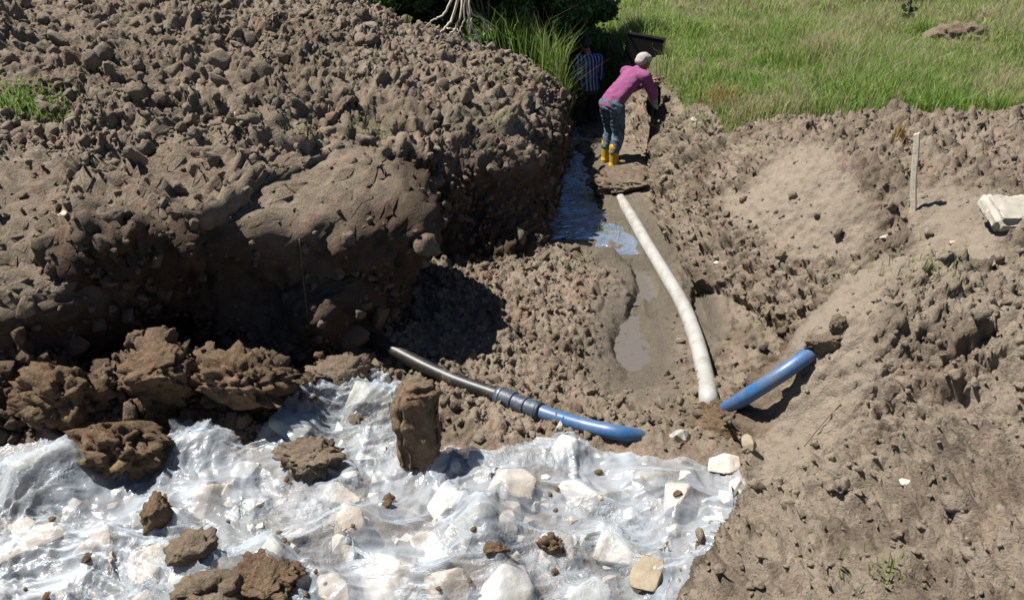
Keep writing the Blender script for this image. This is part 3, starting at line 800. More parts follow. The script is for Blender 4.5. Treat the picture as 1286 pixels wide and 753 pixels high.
# ------------------------------------------------------------------ pipes
def part_np(name, vf, mat, parent):
    V, F, T = vf
    o = mesh_np(name, V - np.array(parent.location), [F, T], mat, parent)
    return o
M['black_pipe'] = plain('black_polyethylene', (0.022, 0.021, 0.022), 0.42, 0.5, 30, spec=0.5, bmp=0.15)
M['blue_pipe'] = plain('blue_polyethylene', (0.045, 0.16, 0.40), 0.38, 0.35, 22, spec=0.5, bmp=0.12)
M['coupler'] = plain('grey_blue_coupler', (0.045, 0.06, 0.085), 0.45, 0.5, 30, spec=0.5, bmp=0.3)
M['steel_band'] = plain('steel_band', (0.22, 0.23, 0.25), 0.45, 0.3, 30, metallic=0.7)
def dirty(name, col, dirt, lo, hi, rough=0.5):
    m, nt, b, out = new_mat(name); c = objc(nt)
    n = noise(nt, 6, 6, 0.7, c); n2 = noise(nt, 45, 5, 0.7, c)
    f = math_n(nt, 'ADD', math_n(nt, 'MULTIPLY', n.outputs[0], 0.65), math_n(nt, 'MULTIPLY', n2.outputs[0], 0.35))
    fr = ramp(nt, f, [(lo, (0, 0, 0)), (hi, (1, 1, 1))]).outputs[0]
    nt.links.new(mixc(nt, fr, col, dirt), b.inputs['Base Color'])
    b.inputs['Roughness'].default_value = rough
    bump(nt, b, n2.outputs[0], 0.10, 0.004)
    return m
M['pale_pipe'] = dirty('muddy_pale_pipe', (0.34, 0.335, 0.32), (0.20, 0.17, 0.135), 0.47, 0.66)
M['blue_pipe'] = dirty('dusty_blue_pipe', (0.025, 0.105, 0.26), (0.15, 0.135, 0.115), 0.44, 0.70, 0.42)
M['black_pipe'] = dirty('dusty_black_pipe', (0.016, 0.015, 0.016), (0.13, 0.105, 0.08), 0.52, 0.72, 0.45)

# water main on the left: black half, coupling, blue half
w0 = empty('water_pipe', (0.02, 4.2, 0.2), 'black pipe coupled to a blue pipe, running along the plastic edge', 'pipe')
a0 = at(300, 335, 0.50); a1 = at(478, 431, 0.33); a2 = at(560, 472, 0.27); a3 = at(628, 497, 0.23); a4 = at(676, 516, 0.215); a5 = at(730, 533, 0.20); a6 = at(785, 544, 0.165); a7 = at(845, 556, 0.02)
a2 = on_ground(560, 472, 0.05); a3 = on_ground(628, 497, 0.04); a4 = on_ground(676, 516, 0.04); a5 = on_ground(730, 533, 0.035); a6 = on_ground(785, 545, 0.01); a7 = on_ground(840, 556, -0.15)
cv = spline([a0, a1, a2, a3, a4, a5, a6, a7], 141)
k3 = int(3 / 7 * 140); k4 = int(4 / 7 * 140)
part_np('black_section', tube_np(cv[:k3 + 6], [0.045] * (k3 + 6), 24), M['black_pipe'], w0)
part_np('blue_section', tube_np(cv[k4 - 5:], [0.045] * (141 - k4 + 5), 24), M['blue_pipe'], w0)
cc = cv[k3 - 1:k4 + 2]; nC_ = len(cc)
rad = [0.049 + (0.008 if (i / nC_ < 0.24 or i / nC_ > 0.76) else 0.004) + 0.003 * (i % 2) for i in range(nC_)]
cp = part_np('coupling', tube_np(cc, rad, 24), M['coupler'], w0)
for f0 in (0.05, 0.34, 0.62, 0.9):
    i = min(int(f0 * nC_), nC_ - 2); seg = [np.array(cc[i]) * (1 - t) + np.array(cc[i + 1]) * t for t in (0.0, 0.33, 0.66, 1.0)]
    V, F, T = tube_np(seg, [0.059, 0.063, 0.063, 0.059], 24); 
    mesh_np('clamp_ring', V - np.array(w0.location), [F, T], M['steel_band'] if f0 < 0.3 else M['coupler'], cp)

# blue pipe coming out of the right bank
b0 = on_ground(900, 520, -0.12); b1 = on_ground(930, 502, 0.03); b2 = on_ground(980, 470, 0.04); b3 = on_ground(1028, 437, -0.01); b4 = on_ground(1064, 413, -0.22)
V, F, T = tube_np(spline([b0, b1, b2, b3, b4], 50), [0.043] * 50, 24)
tag(mesh_np('water_pipe', V, [F, T], M['blue_pipe']), 'short bare blue pipe slanting out of the right bank', 'pipe')

# pale pipe lying along the trench
g_ = [on_ground(778, 248, -0.03)] + [on_ground(x_, y_, k_) for x_, y_, k_ in ((795, 275, .03), (815, 310, .035), (836, 345, .035), (858, 383, .04), (874, 425, .045), (885, 468, .04), (890, 500, .02), (893, 530, -.28))]
V, F, T = tube_np(spline(g_, 90), [0.058] * 90, 24)
tag(mesh_np('drain_pipe', V, [F, T], M['pale_pipe']), 'long pale grey pipe smeared with mud along the trench floor', 'pipe')

# ------------------------------------------------------------------ stake, slab, stones, clods
M['stake'] = plain('weathered_wood', (0.56, 0.49, 0.38), 0.8, 0.2, 30, spec=0.3, bmp=0.4)
sb = at(1147, 276, 0.93); sz = drop(sb.x, sb.y)
s_top = at(1151, 170, y=sb.y + 0.02)
bm = bmesh.new(); bmesh.ops.create_cube(bm, size=1)
for v in bm.verts: v.co = Vector((v.co.x * 0.038, v.co.y * 0.03, (v.co.z + 0.5)))
bmesh.ops.subdivide_edges(bm, edges=[e for e in bm.edges if abs(e.verts[0].co.z - e.verts[1].co.z) > 0.5], cuts=10)
hgt = s_top.z - sz + 0.12
for v in bm.verts:
    t = v.co.z; v.co.z = t * hgt
    v.co.x += 0.004 * math.sin(t * 9) + (s_top.x - sb.x) * t
    if t > 0.99: v.co.z += 0.012 * (1 if v.co.x > (s_top.x - sb.x) else -0.6)
bmesh.ops.bevel(bm, geom=bm.edges[:], offset=0.003, segments=1, affect='EDGES')
o = bm_obj('wooden_stake', bm, M['stake'], None, False); o.location = (sb.x, sb.y, sz - 0.12); o.rotation_euler = (0, 0, R(-38))
tag(o, 'thin pale wooden stake standing upright on the right bank', 'stake')

def slab(name, loc, size, rot, mat, seed, label, cat, bev=0.02, amp=0.006):
    bm = bmesh.new(); bmesh.ops.create_cube(bm, size=1)
    for v in bm.verts: v.co = Vector((v.co.x * size[0], v.co.y * size[1], v.co.z * size[2]))
    bmesh.ops.bevel(bm, geom=bm.edges[:], offset=bev, segments=3, affect='EDGES')
    bmesh.ops.triangulate(bm, faces=bm.faces[:])
    for _ in range(5):
        es = [e for e in bm.edges if e.calc_length() > 0.03]
        if es: bmesh.ops.subdivide_edges(bm, edges=es, cuts=1); bmesh.ops.triangulate(bm, faces=bm.faces[:])
    bm.normal_update(); co = np.array([v.co[:] for v in bm.verts], np.float32)
    d = amp * (fbm(co * 7 + seed, 3, seed) * 1.6 + fbm(co * 30 + seed, 3, seed + 1) * 0.5)
    for v, k in zip(bm.verts, d): v.co += v.normal * float(k)
    o = bm_obj(name, bm, mat); o.location = loc; o.rotation_euler = rot
    return tag(o, label, cat)
M['concrete'] = plain('pale_concrete', (0.36, 0.33, 0.28), 0.85, 0.18, 12, spec=0.3, bmp=0.5)
c0 = on_ground(1300, 262, 0.03); zc = c0.z - 0.03
slab('concrete_slab', (c0.x, c0.y + 0.06, zc - 0.025), (0.58, 0.30, 0.12), (R(24), R(3), R(4)), M['concrete'], 5, 'pale concrete block half sunk in clods right of the stake', 'concrete block', 0.035, 0.008)

M['caked_block'] = soil_material('earth_caked_block', (0.25, 0.185, 0.125), (0.165, 0.115, 0.075), (0.09, 0.06, 0.04))
k0 = at(525, 592, 0.38); zk = drop2(k0.x, k0.y)
slab('earth_caked_block', (k0.x, k0.y + 0.10, zk + 0.17), (0.21, 0.17, 0.47), (R(-12), R(3), R(14)), M['caked_block'], 8, 'earth caked brown block standing upright on the plastic sheet', 'block', 0.03, 0.03)

def set_rock(name, px, py, size, seed, mat, label, rz, z=0.45, lift=0.35, tilt=0.0, n=13, rough=0.05):
    p_ = at(px, py, z); zz = drop2(p_.x, p_.y); p_ = at(px, py, zz + size[2] * lift)
    o = rock_mesh(name, seed, size, mat, None, n, rough); o.location = (p_.x, p_.y, drop2(p_.x, p_.y) + size[2] * lift)
    o.rotation_euler = (tilt, 0, rz); return tag(o, label, 'stone')
set_rock('stone', 815, 720, (.125, .09, .085), 431, M['tan_stone'], 'flat-faced tan stone lying on the plastic sheet', 0.3, 0.4, 0.55, 0.2, 10)
set_rock('stone', 908, 583, (.13, .08, .05), 432, M['white_stone'], 'flat white stone poking out at the sheet\'s right corner', 0.2, 0.3, 0.4)
set_rock('stone', 928, 608, (.07, .06, .05), 433, M['white_stone'], 'small white stone between the plastic and the bank foot', 0.9, 0.3, 0.4)
set_rock('stone', 852, 549, (.11, .06, .04), 434, M['grey_stone'], 'grey stone beside the plastic edge below the pale pipe', 0.5, 0.25, 0.4)
set_rock('stone', 543, 527, (.045, .045, .07), 435, M['pale_stone'], 'pale pebble just right of the standing earth caked block', 0.5, 0.3, 0.6)
set_rock('stone', 940, 556, (.07, .05, .055), 436, M['tan_stone'], 'tan stone below the blue pipe at the bank foot', 1.5, 0.25, 0.4)
set_rock('stone', 702, 541, (.030, .03, .05), 437, M['white_stone'], 'white pebble against the blue pipe at the plastic edge', 1.5, 0.25, 0.6)

def set_clod(px, py, size, seed, mat, label, z=0.5, lift=0.35, name='clod', sub=5, rz=0.0, group=None):
    d_ = (at(px, py, z=0) - cam.location).normalized(); hs_ = [h_ for h_ in (TERR.ray_cast(cam.location, d_), FILM.ray_cast(cam.location, d_)) if h_[0]]
    p_ = min(hs_, key=lambda h_: h_[3])[0]; zz = p_.z - size[2] * 0.15
    V, F = clod_shape(sub, seed, 1.9); V = V * np.array(size, np.float32)
    o = mesh_np(name, V, [F], mat); o.location = (p_.x, p_.y, zz + size[2] * lift); o.rotation_euler = (0, 0, rz)
    return tag(o, label, 'clod', group)
set_clod(158, 572, (.20, .15, .14), 501, M['red_clod'], 'large dark brown clod sitting on the sheet\'s upper left edge', 0.5, 0.5)
set_clod(305, 492, (.20, .15, .13), 502, M['red_clod'], 'broad brown clod with crumbly top between two raised plastic folds', 0.5, 0.55)
set_clod(205, 475, (.15, .12, .17), 503, M['red_clod'], 'pointed clod topping the fallen earth left of the sheet', 0.6, 0.3)
set_clod(390, 578, (.12, .09, .08), 504, M['clod'], 'round crumbly tan clod left of the standing block', 0.45, 0.4)
set_clod(198, 650, (.055, .06, .08), 505, M['red_clod'], 'small brown clod stuck on a white fold below the large clod', 0.5, 0.4, sub=4)
set_clod(330, 728, (.12, .10, .06), 506, M['red_clod'], 'flat brown clod at the bottom edge of the photo', 0.5, 0.3)
set_clod(262, 742, (.10, .10, .07), 507, M['clod'], 'crumbly clod smeared on the plastic, lower left', 0.5, 0.3, sub=4)
set_clod(432, 478, (.14, .10, .10), 508, M['clod'], 'brown clod lying on the far peak of the sheet', 0.4, 0.5)
set_clod(690, 686, (.045, .035, .035), 509, M['red_clod'], 'reddish lump alone in the middle of the white sheet', 0.45, 0.4, sub=4)
set_clod(620, 690, (.05, .03, .02), 512, M['red_clod'], 'thin reddish scrap near the bottom centre of the sheet', 0.4, 0.3, sub=4)
set_clod(785, 232, (.30, .22, .13), 510, M['clod'], 'dark mud heap on the trench floor before the worker', 0.05, 0.35)
set_clod(915, 535, (.15, .10, .085), 511, M['red_clod'], 'brown mound where the pale pipe ends', 0.12, 0.35)
set_clod(896, 517, (.085, .06, .05), 516, M['red_clod'], 'small brown lump against the near end of the pale pipe', 0.1, 0.3)
set_clod(1037, 432, (.07, .055, .045), 517, M['clod'], 'clod lying where the short blue pipe enters the right bank', 0.3, 0.3)
set_clod(1052, 408, (.05, .04, .035), 518, M['clod'], 'small clod just above the blue pipe on the bank', 0.3, 0.3, sub=4)
set_clod(90, 505, (.19, .14, .16), 513, M['red_clod'], 'leftmost big clod of the earth fallen beside the sheet', 0.5, 0.4)
set_clod(240, 690, (.09, .08, .035), 514, M['clod'], 'flat dusty earth patch on the left of the sheet', 0.5, 0.3, sub=4)
rr = np.random.default_rng(5); spots = []
for k in range(26):
    px, py = rr.uniform(20, 860), rr.uniform(590, 750); p_ = at(px, py, 0.45)
    if sdist(np.array([p_.x]), np.array([p_.y]), OUTL)[0] < 0.08: continue
    s = 0.010 * (rr.pareto(2.2) + 1); s = min(s, 0.03)
    set_clod(px, py, (s * 1.3, s, s * 0.8), 600 + k, M['red_clod'], 'tiny brown crumb sprinkled on the white plastic sheet', 0.45, 0.4, 'crumb', 2, rr.uniform(0, 6), 'crumbs on the plastic sheet')
for px, py, s, lb in ((130, 30, .055, 'white pebble near the top of the left heap'), (1112, 300, .05, 'white pebble just below the wooden stake'), (78, 268, .04, 'pale pebble in the cut face at the left edge'),
                      (298, 145, .05, 'pale pebble midway up the left heap'), (1136, 604, .03, 'white pebble on the lower right bank'), (872, 150, .05, 'white pebble on the bank crest right of the bent worker'),
                      (900, 330, .03, 'white pebble on the scraped slope above the pale pipe'), (1195, 305, .05, 'tan pebble between stake and concrete block')):
    ray = (at(px, py, z=0) - cam.location).normalized(); h = TERR.ray_cast(cam.location, ray)[0]
    if h:
        o = rock_mesh('pebble', int(px), (s, s * 0.8, s * 0.65), M['white_stone'] if 'white' in lb else M['pale_stone']); o.location = h; tag(o, lb, 'pebble')
# ------------------------------------------------------------------ people
def figure(name, caps, voxel, mat, parent, smooth_n=6, wrinkle=0.0, wscale=9.0, seed=1):
    """capsules (p0, r0, p1, r1) grown together into one continuous surface"""
    bm = bmesh.new()
    V8, F8 = ICO[3]
    for (p0, r0, p1, r1) in caps:
        vs = []
        for c, r in ((p0, r0), (p1, r1)):
            rr_ = np.array(r) if hasattr(r, '__len__') else np.array([r, r, r])
            vs += [bm.verts.new(Vector(v * rr_ + np.array(c))) for v in V8[::2]]
        bmesh.ops.convex_hull(bm, input=vs)
        bmesh.ops.delete(bm, geom=[v for v in vs if v.is_valid and not v.link_faces], context='VERTS')
    me = bpy.data.meshes.new(name); bm.to_mesh(me); bm.free()
    o = bpy.data.objects.new(name, me); COL.objects.link(o)
    rm = o.modifiers.new('r', 'REMESH'); rm.mode = 'VOXEL'; rm.voxel_size = voxel
    sm = o.modifiers.new('s', 'SMOOTH'); sm.factor = 0.5; sm.iterations = smooth_n
    dg_ = bpy.context.evaluated_depsgraph_get(); me2 = bpy.data.meshes.new_from_object(o.evaluated_get(dg_))
    o.modifiers.clear(); o.data = me2; me2.name = name
    if wrinkle:
        n = len(me2.vertices); co = np.zeros(n * 3, np.float32); me2.vertices.foreach_get('co', co); co = co.reshape(-1, 3)
        no = np.zeros(n * 3, np.float32); me2.vertices.foreach_get('normal', no); no = no.reshape(-1, 3)
        d = wrinkle * (1 - 2 * np.abs(perlin(co * np.array([wscale, wscale, wscale * 1.8]) + seed, seed)))
        me2.vertices.foreach_set('co', (co + no * d[:, None]).ravel()); me2.update()
    me2.polygons.foreach_set('use_smooth', np.full(len(me2.polygons), True, bool))
    me2.materials.clear(); me2.materials.append(mat); o.parent = parent
    return o
M['skin'] = plain('brown_skin', (0.20, 0.105, 0.065), 0.55, 0.12, 30)
M['purple'] = plain('purple_cotton', (0.21, 0.06, 0.145), 0.85, 0.14, 12, spec=0.2, bmp=0.3)
M['denim'] = dirty('washed_denim', (0.13, 0.185, 0.235), (0.025, 0.042, 0.065), 0.40, 0.56, 0.9)
M['boots'] = plain('yellow_rubber', (0.48, 0.29, 0.02), 0.5, 0.25, 14)
M['hair_white'] = plain('white_grey_hair', (0.36, 0.32, 0.295), 0.9, 0.2, 40, bmp=0.6)
M['hair_black'] = plain('black_hair', (0.012, 0.01, 0.009), 0.7, 0.2, 40, bmp=0.5)
M['eye'] = plain('dark_eye', (0.02, 0.015, 0.012), 0.2, 0.1)
M['trouser'] = plain('dark_trousers', (0.022, 0.026, 0.03), 0.9, 0.2, 20)
M['glove'] = plain('dark_blue_glove', (0.05, 0.06, 0.12), 0.7, 0.2, 30)
m, nt, b, out = new_mat('striped_shirt'); M['stripe'] = m
c = objc(nt); wv = node(nt, 'ShaderNodeTexWave', wave_type='BANDS', bands_direction='Y', wave_profile='SIN'); wv.inputs['Scale'].default_value = 5.2; wv.inputs['Distortion'].default_value = 0.6
nt.links.new(c, wv.inputs[0])
nt.links.new(ramp(nt, wv.outputs[0], [(0.68, (0.025, 0.03, 0.14)), (0.80, (0.27, 0.30, 0.42))]).outputs[0], b.inputs['Base Color']); b.inputs['Roughness'].default_value = 0.9

def fingers(palm, fwd, side, curl, s=1.0):
    """four unequal curled fingers and a thumb leaving the side of the palm"""
    f = Vector(fwd).normalized(); sd_ = Vector(side).normalized(); cu = Vector(curl).normalized(); p_ = Vector(palm); L = []
    L.append((p_ - f * 0.045 * s, (.034 * s, .034 * s, .024 * s), p_ + f * 0.035 * s, (.038 * s, .038 * s, .02 * s)))
    for k, ln in enumerate((0.068, 0.078, 0.072, 0.056)):
        a = p_ + f * 0.045 * s + sd_ * (0.033 - 0.022 * k) * s
        m1 = a + (f * 0.75 + cu * 0.55).normalized() * ln * 0.5 * s; m2 = m1 + (f * -0.1 + cu).normalized() * ln * 0.45 * s; m3 = m2 + (cu * 0.7 - f * 0.7).normalized() * ln * 0.3 * s
        L += [(a, .0095 * s, m1, .009 * s), (m1, .009 * s, m2, .008 * s), (m2, .008 * s, m3, .007 * s)]
    t0 = p_ - f * 0.02 * s + sd_ * 0.036 * s; t1 = t0 + (sd_ * 0.6 + f * 0.6 + cu * 0.3).normalized() * 0.045 * s; t2 = t1 + (f * 0.7 + cu * 0.8).normalized() * 0.03 * s
    return L + [(t0, .013 * s, t1, .010 * s), (t1, .010 * s, t2, .008 * s)]
def head(c, tilt, s=1.0):
    """skull, jaw, nose, ears, brow, lips around centre c, facing local +x tilted down by tilt"""
    ct, st_ = math.cos(tilt), math.sin(tilt)
    def q(x, y, z): return Vector((c[0] + (x * ct + z * st_) * s, c[1] + y * s, c[2] + (-x * st_ + z * ct) * s))
    L = [(q(-.015, 0, .035), (.098 * s, .076 * s, .085 * s), q(.02, 0, .02), (.085 * s, .072 * s, .085 * s)),
         (q(.03, 0, -.03), (.06 * s, .06 * s, .07 * s), q(.055, 0, -.085), (.036 * s, .036 * s, .028 * s)),
         (q(.085, 0, .012), .012 * s, q(.115, 0, -.025), .014 * s), (q(.08, -.03, .03), .014 * s, q(.08, .03, .03), .014 * s),
         (q(.083, -.02, -.06), .010 * s, q(.083, .02, -.06), .010 * s), (q(.08, -.018, -.072), .010 * s, q(.08, .018, -.072), .010 * s)]
    for y in (-1, 1): L += [(q(-.01, .078 * y, .015), (.020 * s, .009 * s, .030 * s), q(-.005, .08 * y, -.015), (.014 * s, .009 * s, .018 * s))]
    eyes = [q(.084, .03, .010), q(.084, -.03, .010)]
    return L, eyes, q
def eyes_obj(parent, eyes, r=0.012):
    for e in eyes:
        V, F = ICO[2]; mesh_np('eye', V * r + np.array(e), [F], M['eye'], parent)

# worker bending over a shovel
wp_ = on_ground(764, 207, 0.0); wx_, wy_ = wp_.x, wp_.y
w1 = empty('person', (wx_, wy_, drop(wx_, wy_) - 0.02), 'man in purple shirt, jeans and yellow boots bent over a shovel', 'person'); w1.rotation_euler = (0, 0, R(30)); w1.scale = (.92, 1.04, .90)
hip = {s: (0.00, .085 * s, 0.86) for s in (-1, 1)}; knee = {-1: (0.06, -.10, .47), 1: (0.11, .12, .48)}; ank = {-1: (0.0, -.10, .10), 1: (0.07, .14, .10)}
shl = {s: (0.375, .175 * s, 1.235) for s in (-1, 1)}; elb = {-1: (0.50, -.22, .985), 1: (0.53, .20, 1.0)}; wri = {-1: (0.655, -.07, 1.075), 1: (0.665, .05, 1.10)}
HL, EY, HQ = head((0.475, -0.01, 1.385), 0.45)
nk = [((0.37, 0, 1.26), .060, (0.45, 0, 1.34), .055)]
hands = fingers((0.70, -.055, 1.095), (0.75, 0.45, 0.35), (-0.2, 0.7, 0.6), (0.35, 0.6, -0.7)) + fingers((0.715, .03, 1.125), (0.8, -0.3, 0.3), (-0.2, -0.7, 0.6), (0.3, -0.6, -0.7))
bc = HL + nk + hands + [((0.03, 0, .92), (.13, .15, .10), (0.34, 0, 1.20), (.10, .15, .10))]
for s in (-1, 1):
    bc += [(hip[s], .075, knee[s], .052), (knee[s], .052, ank[s], .036), (shl[s], .050, elb[s], .038), (elb[s], .038, wri[s], .026),
           (ank[s], .036, (ank[s][0] + .13, ank[s][1], .04), .034)]
bc += [(wri[-1], .026, (0.67, -.055, 1.085), .026), (wri[1], .026, (0.68, .035, 1.11), .026)]
figure('body', bc, 0.0065, M['skin'], w1, 3)
eyes_obj(w1, EY)
hc = [(HQ(-.025, 0, .052), (.098, .084, .082), HQ(.02, 0, .062), (.082, .076, .066)), (HQ(-.06, 0, .0), (.055, .076, .06), HQ(-.03, 0, .03), (.08, .083, .07))]
figure('hair', hc, 0.008, M['hair_white'], w1, 4, 0.004, 40)
sc_ = [((-0.01, 0, .87), (.135, .168, .06), (0.06, 0, .97), (.135, .165, .10)), ((0.06, 0, .97), (.135, .165, .10), (0.32, 0, 1.21), (.115, .165, .11)), (shl[-1], .085, shl[1], .085), ((0.36, 0, 1.25), .08, (0.40, 0, 1.285), .07)]
for s in (-1, 1): sc_ += [(shl[s], .080, elb[s], .058), (elb[s], .058, (wri[s][0] - .02, wri[s][1], wri[s][2] - .005), .042)]
figure('shirt', sc_, 0.009, M['purple'], w1, 5, 0.007, 8)
tc = [((-0.01, 0, .84), (.13, .165, .075), (0.01, 0, .92), (.13, .160, .05))]
for s in (-1, 1): tc += [(hip[s], (.115, .10, .11), knee[s], .080), (knee[s], .080, (ank[s][0], ank[s][1], .24), .066)]
figure('jeans', tc, 0.009, M['denim'], w1, 4, 0.010, 9, 3)
for s in (-1, 1):
    x, y, z = ank[s]
    figure('boot', [((x, y, .30), .070, (x, y, .09), .058), ((x - .02, y, .05), (.055, .05, .05), (x + .15, y, .04), (.055, .05, .04)), ((x - .035, y, .015), (.04, .045, .015), (x + .17, y, .015), (.05, .05, .015))], 0.008, M['boots'], w1, 4)

# the shovel his hands rest on
M['shaft'] = plain('worn_dark_handle', (0.09, 0.06, 0.04), 0.6, 0.3, 20)
M['blade'] = plain('muddy_steel_blade', (0.03, 0.027, 0.03), 0.55, 0.4, 14, metallic=0.3)
tp_ = w1.matrix_basis @ Vector((0.735, -0.01, 1.06)); bt = Vector((tp_.x - 0.10, tp_.y - 0.30, 0)); bt.z = drop(bt.x, bt.y) - 0.03
sv = empty('shovel', bt, 'dark shovel standing blade up under the bent worker\'s hands', 'shovel')
ax = (tp_ - bt); Ls = ax.length
V, F, T = tube_np([ax * t for t in (0, 0.5, 0.72)], [0.018, 0.018, 0.02], 12); mesh_np('shaft', V, [F, T], M['shaft'], sv)
bm = bmesh.new(); rows = [(0.58, .022), (0.62, .06), (0.68, .085), (0.80, .09), (0.90, .08), (0.97, .055), (1.0, .02)]
a1_ = ax.normalized(); sid = a1_.cross(Vector((0.5, 1, 0))).normalized(); nrm = a1_.cross(sid); vv = []
for t, w in rows: vv.append([bm.verts.new(ax * t + sid * (w * k) + nrm * (0.035 * k * k * (w / .09))) for k in (-1, -.5, 0, .5, 1)])
for i in range(len(rows) - 1):
    for k in range(4): bm.faces.new((vv[i][k], vv[i][k + 1], vv[i + 1][k + 1], vv[i + 1][k]))
bmesh.ops.solidify(bm, geom=bm.faces[:], thickness=0.006)
bm_obj('blade', bm, M['blade'], sv)

# second worker standing in the shaded end of the trench
vx, vy = 1.20, 12.3
w2_ = empty('person', (vx, vy, drop(vx, vy) - 0.20), 'dark-haired man in blue and white striped shirt standing in the shaded trench end', 'person'); w2_.rotation_euler = (0, 0, R(108)); w2_.scale = (.95, .95, .95)
hip = {s: (-.02, .085 * s, 0.78) for s in (-1, 1)}; knee = {s: (.12, .11 * s, .44) for s in (-1, 1)}; ank = {-1: (0.0, -.11, .10), 1: (.04, .13, .10)}
shl = {s: (0.07, .175 * s, 1.25) for s in (-1, 1)}; elb = {s: (0.05, .22 * s, .97) for s in (-1, 1)}; wri = {s: (0.25, .18 * s, .85) for s in (-1, 1)}
HL, EY, HQ = head((0.13, 0.04, 1.475), 0.35)
bc = HL + [((0.07, 0, 1.28), .06, (0.11, 0.02, 1.40), .055), ((-.0, 0, .84), (.12, .15, .09), (0.05, 0, 1.22), (.10, .15, .09))]
for s in (-1, 1):
    bc += [(hip[s], .075, knee[s], .052), (knee[s], .052, ank[s], .036), (shl[s], .050, elb[s], .038), (elb[s], .038, wri[s], .026), (ank[s], .036, (ank[s][0] + .13, ank[s][1], .04), .034)]
    bc += fingers((wri[s][0] + .07, wri[s][1], wri[s][2] - .03), (0.9, 0, -0.4), (0, -s, 0.2), (-0.2, 0, -1))
figure('body', bc, 0.0075, M['skin'], w2_, 3); eyes_obj(w2_, EY)
figure('hair', [(HQ(-.025, 0, .05), (.098, .084, .082), HQ(.02, 0, .062), (.082, .076, .066)), (HQ(-.06, 0, -.01), (.055, .076, .06), HQ(-.03, 0, .03), (.08, .083, .07))], 0.009, M['hair_black'], w2_, 4)
sc_ = [((-.03, 0, .80), (.135, .17, .05), (0.0, 0, .88), (.135, .165, .10)), ((0.0, 0, .88), (.13, .165, .10), (0.05, 0, 1.22), (.115, .165, .10)), (shl[-1], .082, shl[1], .082)]
for s in (-1, 1): sc_ += [(shl[s], .078, elb[s], .062)]
figure('shirt', sc_, 0.010, M['stripe'], w2_, 5, 0.006, 8)
tc = [((-.03, 0, .76), (.13, .16, .07), (-.02, 0, .84), (.13, .155, .05))]
for s in (-1, 1): tc += [(hip[s], (.11, .10, .10), knee[s], .078), (knee[s], .078, (ank[s][0], ank[s][1], .2), .062)]
figure('trousers', tc, 0.010, M['trouser'], w2_, 4, 0.008, 9, 3)
for s in (-1, 1):
    x, y, z = ank[s]; figure('boot', [((x, y, .28), .068, (x, y, .09), .058), ((x - .02, y, .05), (.055, .05, .05), (x + .15, y, .04), (.055, .05, .04))], 0.010, M['trouser'], w2_, 4)

# dark board standing behind the bent worker
M['board'] = plain('dark_board', (0.007, 0.005, 0.005), 0.8, 0.4, 10, spec=0.2)
M['board_rim'] = plain('worn_board_rim', (0.05, 0.035, 0.03), 0.85, 0.4, 14)
bp = at(799, 100, y=11.8); zb = drop(bp.x, bp.y)
bd = empty('board', (bp.x, bp.y, zb - 0.05), 'dark square board standing tilted behind the bent worker', 'board'); bd.rotation_euler = (R(-14), R(9), R(-6))
def box(name, lo, hi, mat, parent, bev=0.004):
    bm = bmesh.new(); bmesh.ops.create_cube(bm, size=1)
    for v in bm.verts: v.co = Vector([lo[k] + (v.co[k] + 0.5) * (hi[k] - lo[k]) for k in range(3)])
    bmesh.ops.bevel(bm, geom=bm.edges[:], offset=bev, segments=2, affect='EDGES'); return bm_obj(name, bm, mat, parent, False)
tz = at(797, 56, y=bp.y).z - zb + 0.16
box('panel', (-.27, -.012, 0), (.27, .012, tz), M['board'], bd)
box('rim', (-.30, -.02, tz + .002), (.30, .02, tz + .037), M['board_rim'], bd)
box('rim', (.272, -.02, 0), (.30, .02, tz), M['board_rim'], bd)
# ------------------------------------------------------------------ vegetation
def leaf_mat(name, stops, transl=0.3, rough=0.6):
    m, nt, b, out = new_mat(name)
    col = ramp(nt, attr(nt, 't'), stops).outputs[0]
    nt.links.new(col, b.inputs['Base Color']); b.inputs['Roughness'].default_value = rough; b.inputs['Specular IOR Level'].default_value = 0.3
    tr = node(nt, 'ShaderNodeBsdfTranslucent'); nt.links.new(col, tr.inputs[0])
    mx = node(nt, 'ShaderNodeMixShader'); mx.inputs[0].default_value = transl
    nt.links.new(b.outputs[0], mx.inputs[1]); nt.links.new(tr.outputs[0], mx.inputs[2]); nt.links.new(mx.outputs[0], out.inputs[0])
    return m
M['grass'] = leaf_mat('grass_blades', [(0.0, (0.065, 0.16, 0.026)), (0.3, (0.15, 0.275, 0.043)), (0.55, (0.27, 0.36, 0.09)), (0.78, (0.42, 0.42, 0.21)), (1.0, (0.42, 0.32, 0.23))], 0.5)
M['leaf'] = leaf_mat('bush_leaves', [(0.0, (0.03, 0.06, 0.02)), (0.6, (0.065, 0.125, 0.035)), (1.0, (0.16, 0.24, 0.08))], 0.3, 0.4)
M['dryleaf'] = leaf_mat('dry_plant', [(0.0, (0.30, 0.17, 0.06)), (1.0, (0.50, 0.36, 0.18))], 0.3)
M['bark'] = plain('grey_bark', (0.11, 0.085, 0.065), 0.9, 0.3, 20, bmp=0.6)
M['root'] = plain('bare_pale_root', (0.50, 0.43, 0.34), 0.85, 0.2, 30, bmp=0.4)

